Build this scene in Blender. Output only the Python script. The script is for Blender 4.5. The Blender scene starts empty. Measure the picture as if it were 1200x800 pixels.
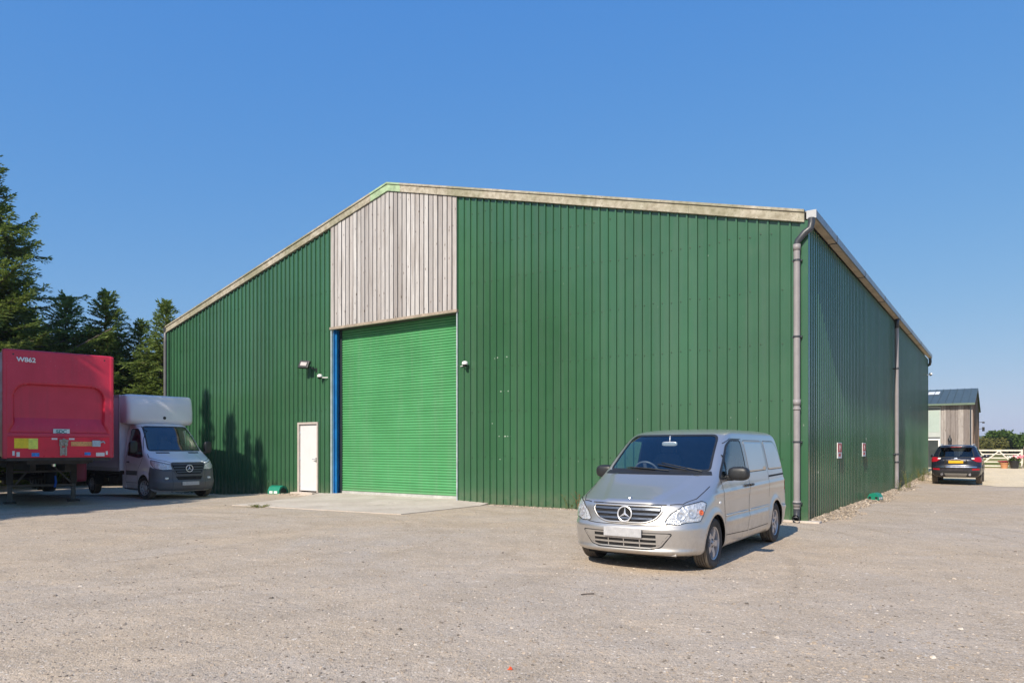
import bpy, bmesh, math, random
from mathutils import Vector, Matrix
from mathutils.bvhtree import BVHTree
from mathutils.geometry import delaunay_2d_cdt, tessellate_polygon

R = math.radians
rnd = random.Random(11)
SC = bpy.context.scene
COL = SC.collection
PI = math.pi

# ---------------------------------------------------------------- site frame
# camera stands at (0, 0, 1.6) and looks along +Y.  The warehouse frame: origin at its near
# corner, local x to the right along the front wall, local y along the side wall, away.
P0 = Vector((6.34, 15.30, 0.0))
ROT = math.atan2(-0.5717, 0.8205)
BM = Matrix.Translation(P0) @ Matrix.Rotation(ROT, 4, 'Z')
def B(x, y, z=0.0):
    return BM @ Vector((x, y, z))
def sstep(a, b, t):
    t = min(1.0, max(0.0, (t - a) / (b - a)))
    return t * t * (3 - 2 * t)
def gz(x, y):
    """height of the ground"""
    z = 0.30 * sstep(26, 46, y) * sstep(9, 15, x)
    z -= 0.20 * sstep(24.2, 27.5, y) * sstep(-7.0, -10.5, x)
    r = math.hypot(x, y)
    z -= 0.5 * sstep(60, 200, r) * 0.0
    return z

# ---------------------------------------------------------------- tagging
def tag(o, label=None, cat=None, group=None, kind=None):
    if label: o['label'] = label
    if cat: o['category'] = cat
    if group: o['group'] = group
    if kind: o['kind'] = kind
    return o
def thing(name, label, cat, loc=(0, 0, 0), rz=0.0, group=None, matrix=None):
    o = bpy.data.objects.new(name, None)
    o.empty_display_size = 0.3
    COL.objects.link(o)
    if matrix is not None: o.matrix_world = matrix
    else:
        o.location = loc; o.rotation_euler = (0, 0, rz)
    return tag(o, label, cat, group)
def copy_tree(o, parent=None):
    c = o.copy(); COL.objects.link(c)
    if parent is not None:
        c.parent = parent; c.matrix_parent_inverse = o.matrix_parent_inverse.copy()
    for ch in list(o.children): copy_tree(ch, c)
    return c

# ---------------------------------------------------------------- mesh builder
class MB:
    def __init__(s):
        s.v = []; s.f = []; s.m = []; s.mi = 0
    def add(s, vs, fs, M=None):
        n = len(s.v)
        if M is not None: vs = [M @ Vector(v) for v in vs]
        s.v.extend([tuple(v) for v in vs])
        for f in fs:
            s.f.append(tuple(i + n for i in f)); s.m.append(s.mi)
        return s
    def box(s, c, d, M=None, bev=0.0):
        cx, cy, cz = c; hx, hy, hz = d[0] / 2, d[1] / 2, d[2] / 2
        if bev <= 0:
            vs = [(cx + a * hx, cy + b * hy, cz + e * hz) for a in (-1, 1) for b in (-1, 1) for e in (-1, 1)]
            fs = [(0, 1, 3, 2), (4, 6, 7, 5), (0, 4, 5, 1), (2, 3, 7, 6), (0, 2, 6, 4), (1, 5, 7, 3)]
            return s.add(vs, fs, M)
        bm = bmesh.new()
        bmesh.ops.create_cube(bm, size=1.0)
        bmesh.ops.scale(bm, vec=d, verts=bm.verts)
        bmesh.ops.bevel(bm, geom=bm.edges[:], offset=min(bev, min(d) * 0.49), segments=2, affect='EDGES', profile=0.6)
        bmesh.ops.translate(bm, vec=c, verts=bm.verts)
        bm.verts.index_update()
        vs = [v.co.copy() for v in bm.verts]; fs = [tuple(v.index for v in f.verts) for f in bm.faces]
        bm.free()
        return s.add(vs, fs, M)
    def b2(s, lo, hi, M=None, bev=0.0):
        return s.box([(a + b) / 2 for a, b in zip(lo, hi)], [abs(b - a) for a, b in zip(lo, hi)], M, bev)
    def tube(s, pts, r, n=10, M=None, caps=True):
        pts = [Vector(p) for p in pts]
        rs = r if isinstance(r, (list, tuple)) else [r] * len(pts)
        vs = []; fs = []
        up = Vector((0, 0, 1))
        prev = None
        for i, p in enumerate(pts):
            d = (pts[min(i + 1, len(pts) - 1)] - pts[max(i - 1, 0)]).normalized()
            if prev is None:
                a = d.cross(up)
                if a.length < 1e-3: a = d.cross(Vector((1, 0, 0)))
                a.normalize()
            else:
                a = (prev - d * prev.dot(d)).normalized()
            prev = a
            b = d.cross(a)
            for k in range(n):
                t = 2 * PI * k / n
                vs.append(p + (a * math.cos(t) + b * math.sin(t)) * rs[i])
        for i in range(len(pts) - 1):
            for k in range(n):
                k2 = (k + 1) % n
                fs.append((i * n + k, i * n + k2, (i + 1) * n + k2, (i + 1) * n + k))
        if caps:
            fs.append(tuple(range(n - 1, -1, -1))); fs.append(tuple((len(pts) - 1) * n + k for k in range(n)))
        return s.add(vs, fs, M)
    def lathe(s, prof, n=32, axis='Y', c=(0, 0, 0), M=None, closed=False):
        """prof: list of (radius, along-axis)"""
        vs = []; fs = []
        for (r, h) in prof:
            for k in range(n):
                t = 2 * PI * k / n
                a, b = r * math.cos(t), r * math.sin(t)
                p = {'Y': (a, h, b), 'Z': (a, b, h), 'X': (h, a, b)}[axis]
                vs.append((p[0] + c[0], p[1] + c[1], p[2] + c[2]))
        m = len(prof)
        for i in range(m if closed else m - 1):
            j = (i + 1) % m
            for k in range(n):
                k2 = (k + 1) % n
                fs.append((i * n + k, i * n + k2, j * n + k2, j * n + k))
        return s.add(vs, fs, M)
    def prism(s, poly, a, b, axis='Y', M=None):
        """2-D polygon extruded from a to b along the axis; poly coords are the other two axes in order"""
        def P(u, w, t):
            return {'Y': (u, t, w), 'Z': (u, w, t), 'X': (t, u, w)}[axis]
        n = len(poly)
        vs = [P(u, w, a) for u, w in poly] + [P(u, w, b) for u, w in poly]
        tris = tessellate_polygon([[Vector((u, w, 0)) for u, w in poly]])
        fs = [tuple(t) for t in tris] + [tuple(i + n for i in reversed(t)) for t in tris]
        for i in range(n):
            j = (i + 1) % n
            fs.append((i, j, j + n, i + n))
        return s.add(vs, fs, M)
    def build(s, name, mats, parent=None, smooth=False, M=None, angle=35, fix=True, bevel=0):
        me = bpy.data.meshes.new(name)
        me.from_pydata(s.v, [], s.f)
        if not isinstance(mats, (list, tuple)): mats = [mats]
        for m in mats: me.materials.append(m)
        if len(mats) > 1: me.polygons.foreach_set('material_index', s.m)
        if fix:
            bm = bmesh.new(); bm.from_mesh(me)
            bmesh.ops.recalc_face_normals(bm, faces=bm.faces)
            bm.to_mesh(me); bm.free()
        if smooth:
            me.polygons.foreach_set('use_smooth', [True] * len(me.polygons))
            if angle < 180:
                bm = bmesh.new(); bm.from_mesh(me)
                ca = R(angle)
                for e in bm.edges:
                    if len(e.link_faces) == 2 and e.calc_face_angle(0) > ca: e.smooth = False
                bm.to_mesh(me); bm.free()
        me.update()
        o = bpy.data.objects.new(name, me)
        COL.objects.link(o)
        if parent is not None: o.parent = parent
        if M is not None: o.matrix_local = M
        if bevel:
            md = o.modifiers.new('bev', 'BEVEL'); md.width = bevel; md.segments = 2; md.limit_method = 'ANGLE'; md.angle_limit = R(40)
        return o

def text_mesh(name, s, size, mat_, parent, M, extrude=0.002, offset=0.0):
    cu = bpy.data.curves.new(name, 'FONT'); cu.body = s; cu.size = size; cu.extrude = extrude; cu.bevel_depth = offset; cu.bevel_resolution = 0
    cu.align_x = 'CENTER'; cu.align_y = 'CENTER'
    to = bpy.data.objects.new(name + '_t', cu); COL.objects.link(to)
    dg = bpy.context.evaluated_depsgraph_get()
    me = bpy.data.meshes.new_from_object(to.evaluated_get(dg))
    bpy.data.objects.remove(to)
    me.materials.clear(); me.materials.append(mat_)
    o = bpy.data.objects.new(name, me); COL.objects.link(o); o.parent = parent; o.matrix_local = M
    return o

# ---------------------------------------------------------------- materials
class NT:
    def __init__(s, name):
        s.m = bpy.data.materials.new(name); s.m.use_nodes = True
        s.t = s.m.node_tree; s.n = s.t.nodes; s.l = s.t.links
        s.p = s.n['Principled BSDF']; s.out = s.n['Material Output']
        s.co = s.n.new('ShaderNodeTexCoord').outputs['Object']
    def new(s, k, **kw):
        n = s.n.new(k)
        for a, b in kw.items(): setattr(n, a, b)
        return n
    def link(s, a, b): s.l.new(a, b)
    def map(s, sc=(1, 1, 1), src=None):
        n = s.new('ShaderNodeMapping'); n.inputs['Scale'].default_value = sc
        s.link(src or s.co, n.inputs['Vector']); return n.outputs[0]
    def noise(s, scale, detail=3, rough=0.55, src=None, dist=0.0):
        n = s.new('ShaderNodeTexNoise'); n.inputs['Scale'].default_value = scale
        n.inputs['Detail'].default_value = detail; n.inputs['Roughness'].default_value = rough
        n.inputs['Distortion'].default_value = dist
        s.link(src or s.co, n.inputs['Vector']); return n.outputs['Fac']
    def voro(s, scale, out='Distance', src=None, feature='F1', rand=1.0):
        n = s.new('ShaderNodeTexVoronoi', feature=feature); n.inputs['Scale'].default_value = scale
        n.inputs['Randomness'].default_value = rand
        s.link(src or s.co, n.inputs['Vector']); return n.outputs[out]
    def ramp(s, fac, stops, interp='LINEAR'):
        n = s.new('ShaderNodeValToRGB'); n.color_ramp.interpolation = interp
        e = n.color_ramp.elements
        while len(e) > 1: e.remove(e[-1])
        for i, (p, c) in enumerate(stops):
            if not isinstance(c, (tuple, list)): c = (c, c, c)
            x = e[0] if i == 0 else e.new(p)
            x.position = p; x.color = (*c[:3], 1)
        s.link(fac, n.inputs[0]); return n.outputs[0]
    def mix(s, fac, a, b, mode='MIX'):
        n = s.new('ShaderNodeMix', data_type='RGBA', blend_type=mode)
        for i, v in ((0, fac), (6, a), (7, b)):
            if isinstance(v, (int, float)): n.inputs[i].default_value = v if i == 0 else (v, v, v, 1)
            elif isinstance(v, (tuple, list)): n.inputs[i].default_value = (*v[:3], 1)
            else: s.link(v, n.inputs[i])
        return n.outputs[2]
    def math(s, op, a, b=0.0, c=None):
        n = s.new('ShaderNodeMath', operation=op)
        for i, v in enumerate((a, b) if c is None else (a, b, c)):
            if isinstance(v, (int, float)): n.inputs[i].default_value = v
            else: s.link(v, n.inputs[i])
        return n.outputs[0]
    def sep(s, src=None):
        n = s.new('ShaderNodeSeparateXYZ'); s.link(src or s.co, n.inputs[0]); return n.outputs
    def bump(s, h, strength=0.3, dist=0.01, prev=None):
        n = s.new('ShaderNodeBump'); n.inputs['Strength'].default_value = strength; n.inputs['Distance'].default_value = dist
        s.link(h, n.inputs['Height'])
        if prev is not None: s.link(prev, n.inputs['Normal'])
        return n.outputs[0]
    def set(s, color=None, rough=None, metal=None, normal=None, spec=None, coat=None):
        for k, v in (('Base Color', color), ('Roughness', rough), ('Metallic', metal), ('Normal', normal), ('Specular IOR Level', spec), ('Coat Weight', coat)):
            if v is None: continue
            if isinstance(v, (int, float)): s.p.inputs[k].default_value = v
            elif isinstance(v, (tuple, list)): s.p.inputs[k].default_value = (*v[:3], 1)
            else: s.link(v, s.p.inputs[k])
        return s.m
    def rand(s):
        return s.new('ShaderNodeNewGeometry').outputs['Random Per Island']

MATS = {}
def simple(name, col, rough=0.5, metal=0.0, spec=0.5, coat=0.0, var=0.12, vs=3.0, bump=0.0, bs=60.0):
    if name in MATS: return MATS[name]
    t = NT(name)
    n = t.noise(vs, 5, 0.65)
    d = tuple(c * (1 - var) for c in col); u = tuple(min(1, c * (1 + var)) for c in col)
    c = t.ramp(n, [(0.3, d), (0.7, u)])
    nr = t.ramp(t.noise(vs * 4, 4), [(0.3, max(0.02, rough * 0.85)), (0.75, min(1, rough * 1.2))])
    t.set(color=c, rough=nr, metal=metal, spec=spec, coat=coat)
    if bump: t.set(normal=t.bump(t.noise(bs, 4), bump, 0.005))
    MATS[name] = t.m
    return t.m
# ---------------------------------------------------------------- the place's own materials
def m_cladding(name, base, streak=True):
    t = NT(name)
    big = t.noise(0.35, 4, 0.6)
    st = t.noise(1.0, 5, 0.7, src=t.map((3.0, 3.0, 0.12)))
    c = t.ramp(big, [(0.3, tuple(v * 0.86 for v in base)), (0.7, tuple(v * 1.1 for v in base))])
    c = t.mix(t.ramp(st, [(0.45, 0.0), (0.8, 0.5)]), c, tuple(v * 0.65 + 0.055 for v in base))
    # each sheet, about a metre wide, has weathered a little differently
    xyz = t.sep(); z = xyz[2]
    wn = t.new('ShaderNodeTexWhiteNoise', noise_dimensions='1D')
    t.link(t.math('FLOOR', t.math('DIVIDE', t.math('ADD', t.math('ADD', xyz[0], xyz[1]), 50.05), 0.9332)), wn.inputs['W'])
    c = t.mix(1.0, c, t.ramp(wn.outputs['Value'], [(0.0, (.86, .88, .86)), (1.0, (1.10, 1.07, 1.08))]), 'MULTIPLY')
    # chalky dust low down on the sheets
    dust = t.math('MULTIPLY', t.ramp(z, [(0.0, 1.0), (0.5, 0.0)]), t.ramp(t.noise(5, 4), [(0.35, 0.1), (0.7, 0.75)]))
    c = t.mix(t.math('MULTIPLY', dust, 0.55), c, (0.22, 0.19, 0.13))
    # small pale scratches
    s1 = t.noise(9, 2, 0.5, src=t.map((2.5, 2.5, 0.5)))
    c = t.mix(t.ramp(s1, [(0.76, 0.0), (0.78, 0.6)]), c, (0.42, 0.46, 0.40))
    rough = t.ramp(t.noise(2.2, 4), [(0.3, 0.15), (0.7, 0.27)])
    wv = t.bump(t.noise(0.9, 3, src=t.map((1.6, 1.6, .5))), 0.35, 0.02)
    return t.set(color=c, rough=rough, spec=0.75, normal=wv)
M_GREEN = m_cladding('green_sheet', (0.040, 0.122, 0.060))
M_SHUT = None
def _shut():
    t = NT('shutter_paint')
    c = t.ramp(t.noise(0.9, 4), [(0.3, (0.078, 0.305, 0.118)), (0.7, (0.095, 0.360, 0.145))])
    st = t.noise(1.0, 5, 0.7, src=t.map((5.0, 5.0, 0.25)))
    c = t.mix(t.ramp(st, [(0.5, 0.0), (0.8, 0.5)]), c, (0.18, 0.34, 0.20))
    sl = t.noise(1.0, 4, 0.6, src=t.map((0.35, 0.35, 9.0)))
    c = t.mix(t.ramp(sl, [(0.48, 0.0), (0.75, 0.4)]), c, (0.045, 0.20, 0.075))
    c = t.mix(t.ramp(t.noise(22, 3), [(0.74, 0.0), (0.78, 0.6)]), c, (0.42, 0.48, 0.42))
    z = t.sep()[2]
    c = t.mix(t.math('MULTIPLY', t.ramp(z, [(0.0, 0.6), (0.35, 0.0)]), t.noise(6, 3)), c, (0.3, 0.27, 0.2))
    return t.set(color=c, rough=0.42, spec=0.4)
M_SHUT = _shut()
def _timber(name, cols, stretch=(7, 7, 0.55), dark=0.5):
    t = NT(name)
    r = t.rand()
    base = t.ramp(r, [(0.0, cols[0]), (0.35, cols[1]), (0.7, cols[2]), (1.0, cols[3])])
    off = t.new('ShaderNodeVectorMath', operation='ADD')
    t.link(t.co, off.inputs[0])
    cmb = t.new('ShaderNodeCombineXYZ'); t.link(t.math('MULTIPLY', r, 37.0), cmb.inputs[2]); t.link(cmb.outputs[0], off.inputs[1])
    g = t.noise(3.2, 6, 0.7, src=t.map(stretch, off.outputs[0]), dist=0.6)
    base = t.mix(t.ramp(g, [(0.35, 0.0), (0.75, dark)]), base, tuple(v * 0.55 for v in cols[0]))
    stn = t.noise(1.3, 4, 0.6, src=t.map((3, 3, 0.35), off.outputs[0]))
    base = t.mix(t.ramp(stn, [(0.5, 0.0), (0.75, 0.65)]), base, (0.20, 0.165, 0.14))
    k = t.voro(2.2, src=t.map((3.2, 3.2, 1.1), off.outputs[0]))
    base = t.mix(t.ramp(k, [(0.06, 0.9), (0.13, 0.0)]), base, (0.10, 0.06, 0.04))
    bp = t.bump(g, 0.35, 0.004)
    return t.set(color=base, rough=0.85, normal=bp, spec=0.2)
M_TIMBER = _timber('weathered_boards', [(0.36, 0.335, 0.325), (0.54, 0.52, 0.51), (0.47, 0.435, 0.415), (0.64, 0.625, 0.615)])
M_TIMBER2 = _timber('grey_boards', [(0.12, 0.10, 0.09), (0.42, 0.38, 0.36), (0.50, 0.46, 0.43), (0.22, 0.19, 0.18)], dark=0.6)
def _barge():
    t = NT('lichened_trim')
    c = t.ramp(t.noise(7, 6, 0.7), [(0.3, (0.25, 0.215, 0.16)), (0.5, (0.44, 0.40, 0.32)), (0.72, (0.60, 0.56, 0.48))])
    c = t.mix(t.ramp(t.noise(28, 3), [(0.55, 0.0), (0.68, 0.8)]), c, (0.16, 0.14, 0.09))
    g = t.noise(0.45, 3)
    c = t.mix(t.ramp(g, [(0.45, 0.0), (0.62, 0.6)]), c, (0.17, 0.18, 0.095))
    return t.set(color=c, rough=0.85, spec=0.25)
M_BARGE = _barge()
M_CAP = simple('pale_green_cap', (0.34, 0.46, 0.28), 0.7, var=0.3, vs=6)
M_ROOF = simple('cement_roof', (0.22, 0.22, 0.21), 0.85, var=0.3, vs=1.5, bump=0.2, bs=20)
M_GUT = simple('gutter_grey', (0.20, 0.20, 0.20), 0.3, var=0.2, vs=2)
M_GUTEND = simple('gutter_end', (0.42, 0.43, 0.44), 0.4)
M_PIPE = simple('pipe_grey', (0.275, 0.255, 0.258), 0.5, var=0.15, vs=2, coat=0.1)
M_PIPED = simple('pipe_dark', (0.045, 0.05, 0.06), 0.4)
M_BLUE = simple('blue_steel', (0.008, 0.13, 0.36), 0.4, var=0.25, vs=3)
M_EDGE = simple('galvanised_edge', (0.50, 0.56, 0.60), 0.4, metal=0.3, var=0.2, vs=4)
M_WDOOR = simple('white_door', (0.68, 0.67, 0.68), 0.4, var=0.04, vs=2)
M_FRAMEW = simple('door_frame', (0.50, 0.44, 0.40), 0.5, var=0.1)
M_DARK = simple('dark_void', (0.012, 0.012, 0.013), 0.8)
M_BLACK = simple('black_plastic', (0.018, 0.019, 0.021), 0.45, bump=0.1, bs=200)
M_CHROME = simple('chrome', (0.80, 0.80, 0.82), 0.12, metal=1.0, var=0.03)
M_WHITE = simple('white_plastic', (0.78, 0.78, 0.76), 0.35, var=0.03)
M_LENS = simple('lamp_lens', (0.55, 0.50, 0.48), 0.2, var=0.1)
M_RED = simple('sign_red', (0.55, 0.02, 0.03), 0.4, var=0.05)
M_TEAL = simple('green_plastic', (0.01, 0.22, 0.14), 0.4, var=0.1)
M_CONC = None
def _conc():
    t = NT('concrete')
    c = t.ramp(t.noise(0.8, 6, 0.7), [(0.3, (0.46, 0.40, 0.34)), (0.55, (0.58, 0.515, 0.45)), (0.75, (0.66, 0.60, 0.53))])
    c = t.mix(t.ramp(t.noise(40, 3), [(0.45, 0.0), (0.7, 0.35)]), c, (0.25, 0.21, 0.18))
    c = t.mix(t.ramp(t.noise(2.0, 5, 0.7, dist=1.0), [(0.56, 0.0), (0.68, 0.5)]), c, (0.30, 0.26, 0.22))
    return t.set(color=c, rough=0.9, spec=0.2, normal=t.bump(t.noise(30, 5), 0.3, 0.01))
M_CONC = _conc()

def _gravel(name, warm, grey, pale, light=1.0):
    t = NT(name)
    def L(c): return tuple(v * light for v in c)
    n1 = t.noise(0.16, 5, 0.62, dist=0.6); n2 = t.noise(0.9, 6, 0.7, dist=0.3)
    base = t.mix(t.ramp(n1, [(0.38, 0.0), (0.60, 1.0)]), L(warm), L(grey))
    base = t.mix(t.ramp(n2, [(0.42, 0.0), (0.68, 0.75)]), base, L(tuple(v * 0.76 for v in warm)))
    # wheel-worn arcs, ruts and washed patches
    w = t.noise(0.28, 4, 0.55, src=t.map((1.0, 2.6, 1.0)), dist=2.0)
    base = t.mix(t.ramp(w, [(0.55, 0.0), (0.62, 0.35), (0.70, 0.0)]), base, L(tuple(v * 1.25 for v in warm)))
    arc = t.new('ShaderNodeTexWave', wave_type='RINGS', rings_direction='Z'); arc.inputs['Scale'].default_value = .11; arc.inputs['Distortion'].default_value = 3.5; arc.inputs['Detail'].default_value = 3; arc.inputs['Detail Scale'].default_value = .7
    mp = t.new('ShaderNodeMapping'); mp.inputs['Location'].default_value = (9, -13, 0); t.link(t.co, mp.inputs['Vector']); t.link(mp.outputs[0], arc.inputs['Vector'])
    am = t.math('MULTIPLY', t.ramp(arc.outputs['Fac'], [(.60, 0.0), (.74, .55), (.86, 0.0)]), t.ramp(t.noise(.35, 4), [(.42, 0.0), (.6, 1.0)]))
    base = t.mix(am, base, L(tuple(v * 0.66 for v in warm)))
    base = t.mix(t.ramp(t.noise(.5, 5, .65, dist=.8, src=t.map((1, 1.5, 1))), [(.58, 0.0), (.70, .55)]), base, L(tuple(v * 1.22 for v in grey)))
    # stones of several sizes, each with its own tone
    def stones(sc, thr, amt, prev):
        col = t.voro(sc, 'Color'); d = t.voro(sc, 'Distance')
        v = t.sep(col)
        tone = t.ramp(v[0], [(0.0, L((0.10, 0.09, 0.085))), (0.25, L(tuple(x * 0.62 for x in grey))), (0.6, L(warm)), (0.85, L(pale)), (1.0, L((0.80, 0.75, 0.68)))])
        mask = t.math('MULTIPLY', t.ramp(v[1], [(thr, 0.0), (thr + 0.03, 1.0)]), t.ramp(d, [(0.35, amt), (0.5, 0.0)]))
        return t.mix(mask, prev, tone), d
    base, d1 = stones(95, 0.10, 0.75, base)
    base, d2 = stones(42, 0.72, 0.8, base)
    base, d3 = stones(17, 0.965, 0.9, base)
    h = t.math('ADD', t.math('MULTIPLY', t.math('SUBTRACT', 0.6, d1), 0.5), t.math('MULTIPLY', t.noise(22, 4), 1.2))
    bp = t.bump(h, 0.8, 0.012)
    bp = t.bump(t.noise(1.3, 6, 0.62), 0.5, 0.12, prev=bp)
    return t.set(color=base, rough=0.95, spec=0.15, normal=bp)
M_YARD = _gravel('yard_gravel', (0.495, 0.393, 0.286), (0.450, 0.390, 0.332), (0.64, 0.56, 0.47))
M_DRIVE = _gravel('pale_gravel', (0.78, 0.64, 0.42), (0.72, 0.61, 0.44), (0.88, 0.78, 0.58))
M_STONE = None
def _stone():
    t = NT('loose_stones')
    c = t.ramp(t.rand(), [(0.0, (0.13, 0.11, 0.09)), (0.25, (0.26, 0.22, 0.18)), (0.6, (0.36, 0.29, 0.22)), (0.9, (0.46, 0.38, 0.30)), (1.0, (0.64, 0.57, 0.48))])
    return t.set(color=c, rough=0.9, spec=0.2)
M_STONE = _stone()

def _leaf(name, cols, trans=0.38, sc=1.2):
    t = NT(name)
    c = t.ramp(t.rand(), [(i / (len(cols) - 1), k) for i, k in enumerate(cols)])
    n = t.noise(sc, 3)
    c = t.mix(t.ramp(n, [(0.35, 0.0), (0.65, 0.5)]), c, cols[-1])
    t.set(color=c, rough=0.6, spec=0.25)
    tr = t.new('ShaderNodeBsdfTranslucent'); t.link(c, tr.inputs[0])
    ms = t.new('ShaderNodeMixShader'); ms.inputs[0].default_value = trans
    t.link(t.p.outputs[0], ms.inputs[1]); t.link(tr.outputs[0], ms.inputs[2]); t.link(ms.outputs[0], t.out.inputs[0])
    return t.m
M_CONIFER = _leaf('conifer_spray', [(0.065, 0.115, 0.026), (0.15, 0.22, 0.042), (0.21, 0.29, 0.070), (0.28, 0.35, 0.095)])
M_BROAD = _leaf('broad_leaf', [(0.045, 0.085, 0.016), (0.065, 0.120, 0.020), (0.11, 0.17, 0.03)], sc=0.3)
M_OLIVE = _leaf('olive_leaf', [(0.12, 0.13, 0.03), (0.17, 0.17, 0.045), (0.22, 0.20, 0.06)], sc=0.3)
M_FARLEAF = _leaf('far_leaf', [(0.040, 0.075, 0.03), (0.055, 0.095, 0.035), (0.075, 0.115, 0.04)], sc=0.02)
M_BARK = simple('bark', (0.10, 0.075, 0.055), 0.95, var=0.4, vs=6, bump=0.6, bs=15)
M_WEED = _leaf('dry_weed', [(0.32, 0.20, 0.09), (0.22, 0.23, 0.07), (0.14, 0.20, 0.05)], sc=4)
M_RUST = simple('rust_stem', (0.24, 0.08, 0.03), 0.8, var=0.3)
M_FIELD = None
def _field():
    t = NT('field_grass')
    c = t.ramp(t.noise(0.06, 5, 0.6), [(0.35, (0.16, 0.17, 0.045)), (0.55, (0.26, 0.24, 0.09)), (0.7, (0.34, 0.29, 0.13))])
    c = t.mix(t.ramp(t.noise(4, 5), [(0.4, 0.0), (0.7, 0.5)]), c, (0.10, 0.13, 0.03))
    return t.set(color=c, rough=0.95, spec=0.1, normal=t.bump(t.noise(8, 4), 0.6, 0.08))
M_FIELD = _field()

# vehicle materials
def _paint(name, col, metal, rough, flake=True, coat=0.7, dirt=True, dcol=(0.30, 0.25, 0.19)):
    t = NT(name)
    c = t.ramp(t.noise(1.5, 3), [(0.3, tuple(v * 0.96 for v in col)), (0.7, tuple(min(1, v * 1.03) for v in col))])
    if dirt:
        z = t.sep()[2]
        f = t.math('MULTIPLY', t.ramp(z, [(0.2, 0.55), (0.8, 0.03)]), t.ramp(t.noise(6, 5, 0.7), [(0.35, 0.25), (0.7, 1.0)]))
        c = t.mix(f, c, dcol)
        t.set(rough=t.math('ADD', t.math('MULTIPLY', f, 0.5), rough))
    else: t.set(rough=rough)
    t.set(color=c, metal=metal, coat=coat)
    t.p.inputs['Coat Roughness'].default_value = 0.06
    return t.m
M_SILVER = _paint('silver_paint', (0.63, 0.605, 0.57), 0.82, 0.34, dirt=True)
M_VWHITE = _paint('white_van_paint', (0.80, 0.79, 0.83), 0.0, 0.35)
M_NAVY = _paint('black_blue_paint', (0.010, 0.014, 0.030), 0.3, 0.25)
def _glass(name, tint=(0.55, 0.62, 0.62), mix=0.12):
    t = NT(name)
    tr = t.new('ShaderNodeBsdfTransparent'); tr.inputs[0].default_value = (*tint, 1)
    gl = t.new('ShaderNodeBsdfGlossy'); gl.inputs['Roughness'].default_value = 0.01; gl.inputs[0].default_value = (1, 1, 1, 1)
    fr = t.new('ShaderNodeFresnel'); fr.inputs['IOR'].default_value = 1.5
    bf = t.new('ShaderNodeNewGeometry').outputs['Backfacing']
    t.link(t.math('SUBTRACT', 1.5, t.math('MULTIPLY', bf, 1.5 - 1 / 1.5)), fr.inputs['IOR'])
    f = t.math('ADD', fr.outputs[0], mix)
    ms = t.new('ShaderNodeMixShader'); t.link(f, ms.inputs[0]); t.link(tr.outputs[0], ms.inputs[1]); t.link(gl.outputs[0], ms.inputs[2])
    t.link(ms.outputs[0], t.out.inputs[0])
    t.n.remove(t.p)
    return t.m
M_GLASS = _glass('vehicle_glass', (0.80, 0.88, 0.88), 0.09)
M_TINT = _glass('tinted_glass', (0.12, 0.15, 0.17), 0.05)
M_LAMPGLASS = _glass('lamp_glass', (0.92, 0.93, 0.94), 0.02)
M_TYRE = simple('tyre_rubber', (0.035, 0.031, 0.028), 0.75, var=0.35, vs=6, bump=0.3, bs=90)
M_TYRED = simple('dusty_tread', (0.135, 0.115, 0.092), 0.9, var=0.3, vs=8, bump=0.4, bs=70)
M_ALLOY = simple('alloy', (0.52, 0.50, 0.50), 0.35, metal=0.7, var=0.08)
M_STEELW = simple('steel_wheel', (0.42, 0.42, 0.43), 0.5, metal=0.4)
M_GREYBUMP = simple('grey_bumper', (0.095, 0.10, 0.112), 0.5, var=0.15, bump=0.1, bs=220)
def _refl():
    t = NT('lamp_reflector')
    v = t.voro(38, 'Color'); q = t.sep(v)
    c = t.ramp(q[0], [(0.0, (.55, .56, .58)), (.35, (.70, .71, .73)), (1.0, (.86, .86, .87))])
    bp = t.bump(t.voro(38), 0.7, .015)
    return t.set(color=c, rough=.28, metal=.4, normal=bp)
M_REFL = _refl()
M_BOWL = simple('lamp_bowl', (.62, .63, .66), .32, metal=.5, var=.25, vs=30)
M_AMBER = simple('amber_lens', (0.80, 0.16, 0.02), 0.2)
M_REDLENS = simple('red_lens', (0.36, 0.008, 0.018), 0.15)
M_GAP = simple('panel_gap', (0.010, 0.010, 0.011), 0.9)
M_SEAT = simple('seat_cloth', (0.035, 0.036, 0.042), 0.9)
M_PLATE = simple('plate_white', (0.44, 0.44, 0.45), 0.4, var=0.14, vs=14)
M_PLATEY = simple('plate_yellow', (0.80, 0.42, 0.01), 0.4, var=0.08, vs=9)
M_TRED = None
def _tred():
    t = NT('trailer_red')
    c = t.ramp(t.noise(1.2, 5, 0.7), [(0.3, (0.54, 0.016, 0.048)), (0.7, (0.64, 0.030, 0.072))])
    c = t.mix(t.ramp(t.noise(30, 4, 0.7), [(0.66, 0.0), (0.72, 0.7)]), c, (0.62, 0.40, 0.38))
    st = t.noise(1.3, 5, 0.7, src=t.map((4, 4, 0.3)))
    c = t.mix(t.ramp(st, [(0.5, 0.0), (0.8, 0.4)]), c, (0.30, 0.03, 0.045))
    return t.set(color=c, rough=0.38, coat=0.15)
M_TRED = _tred()
M_CHASSIS = simple('chassis', (0.055, 0.047, 0.042), 0.8, var=0.4, vs=5)
M_STAR = simple('emblem_silver', (.82, .82, .83), .32, metal=.55, var=.03)
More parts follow.
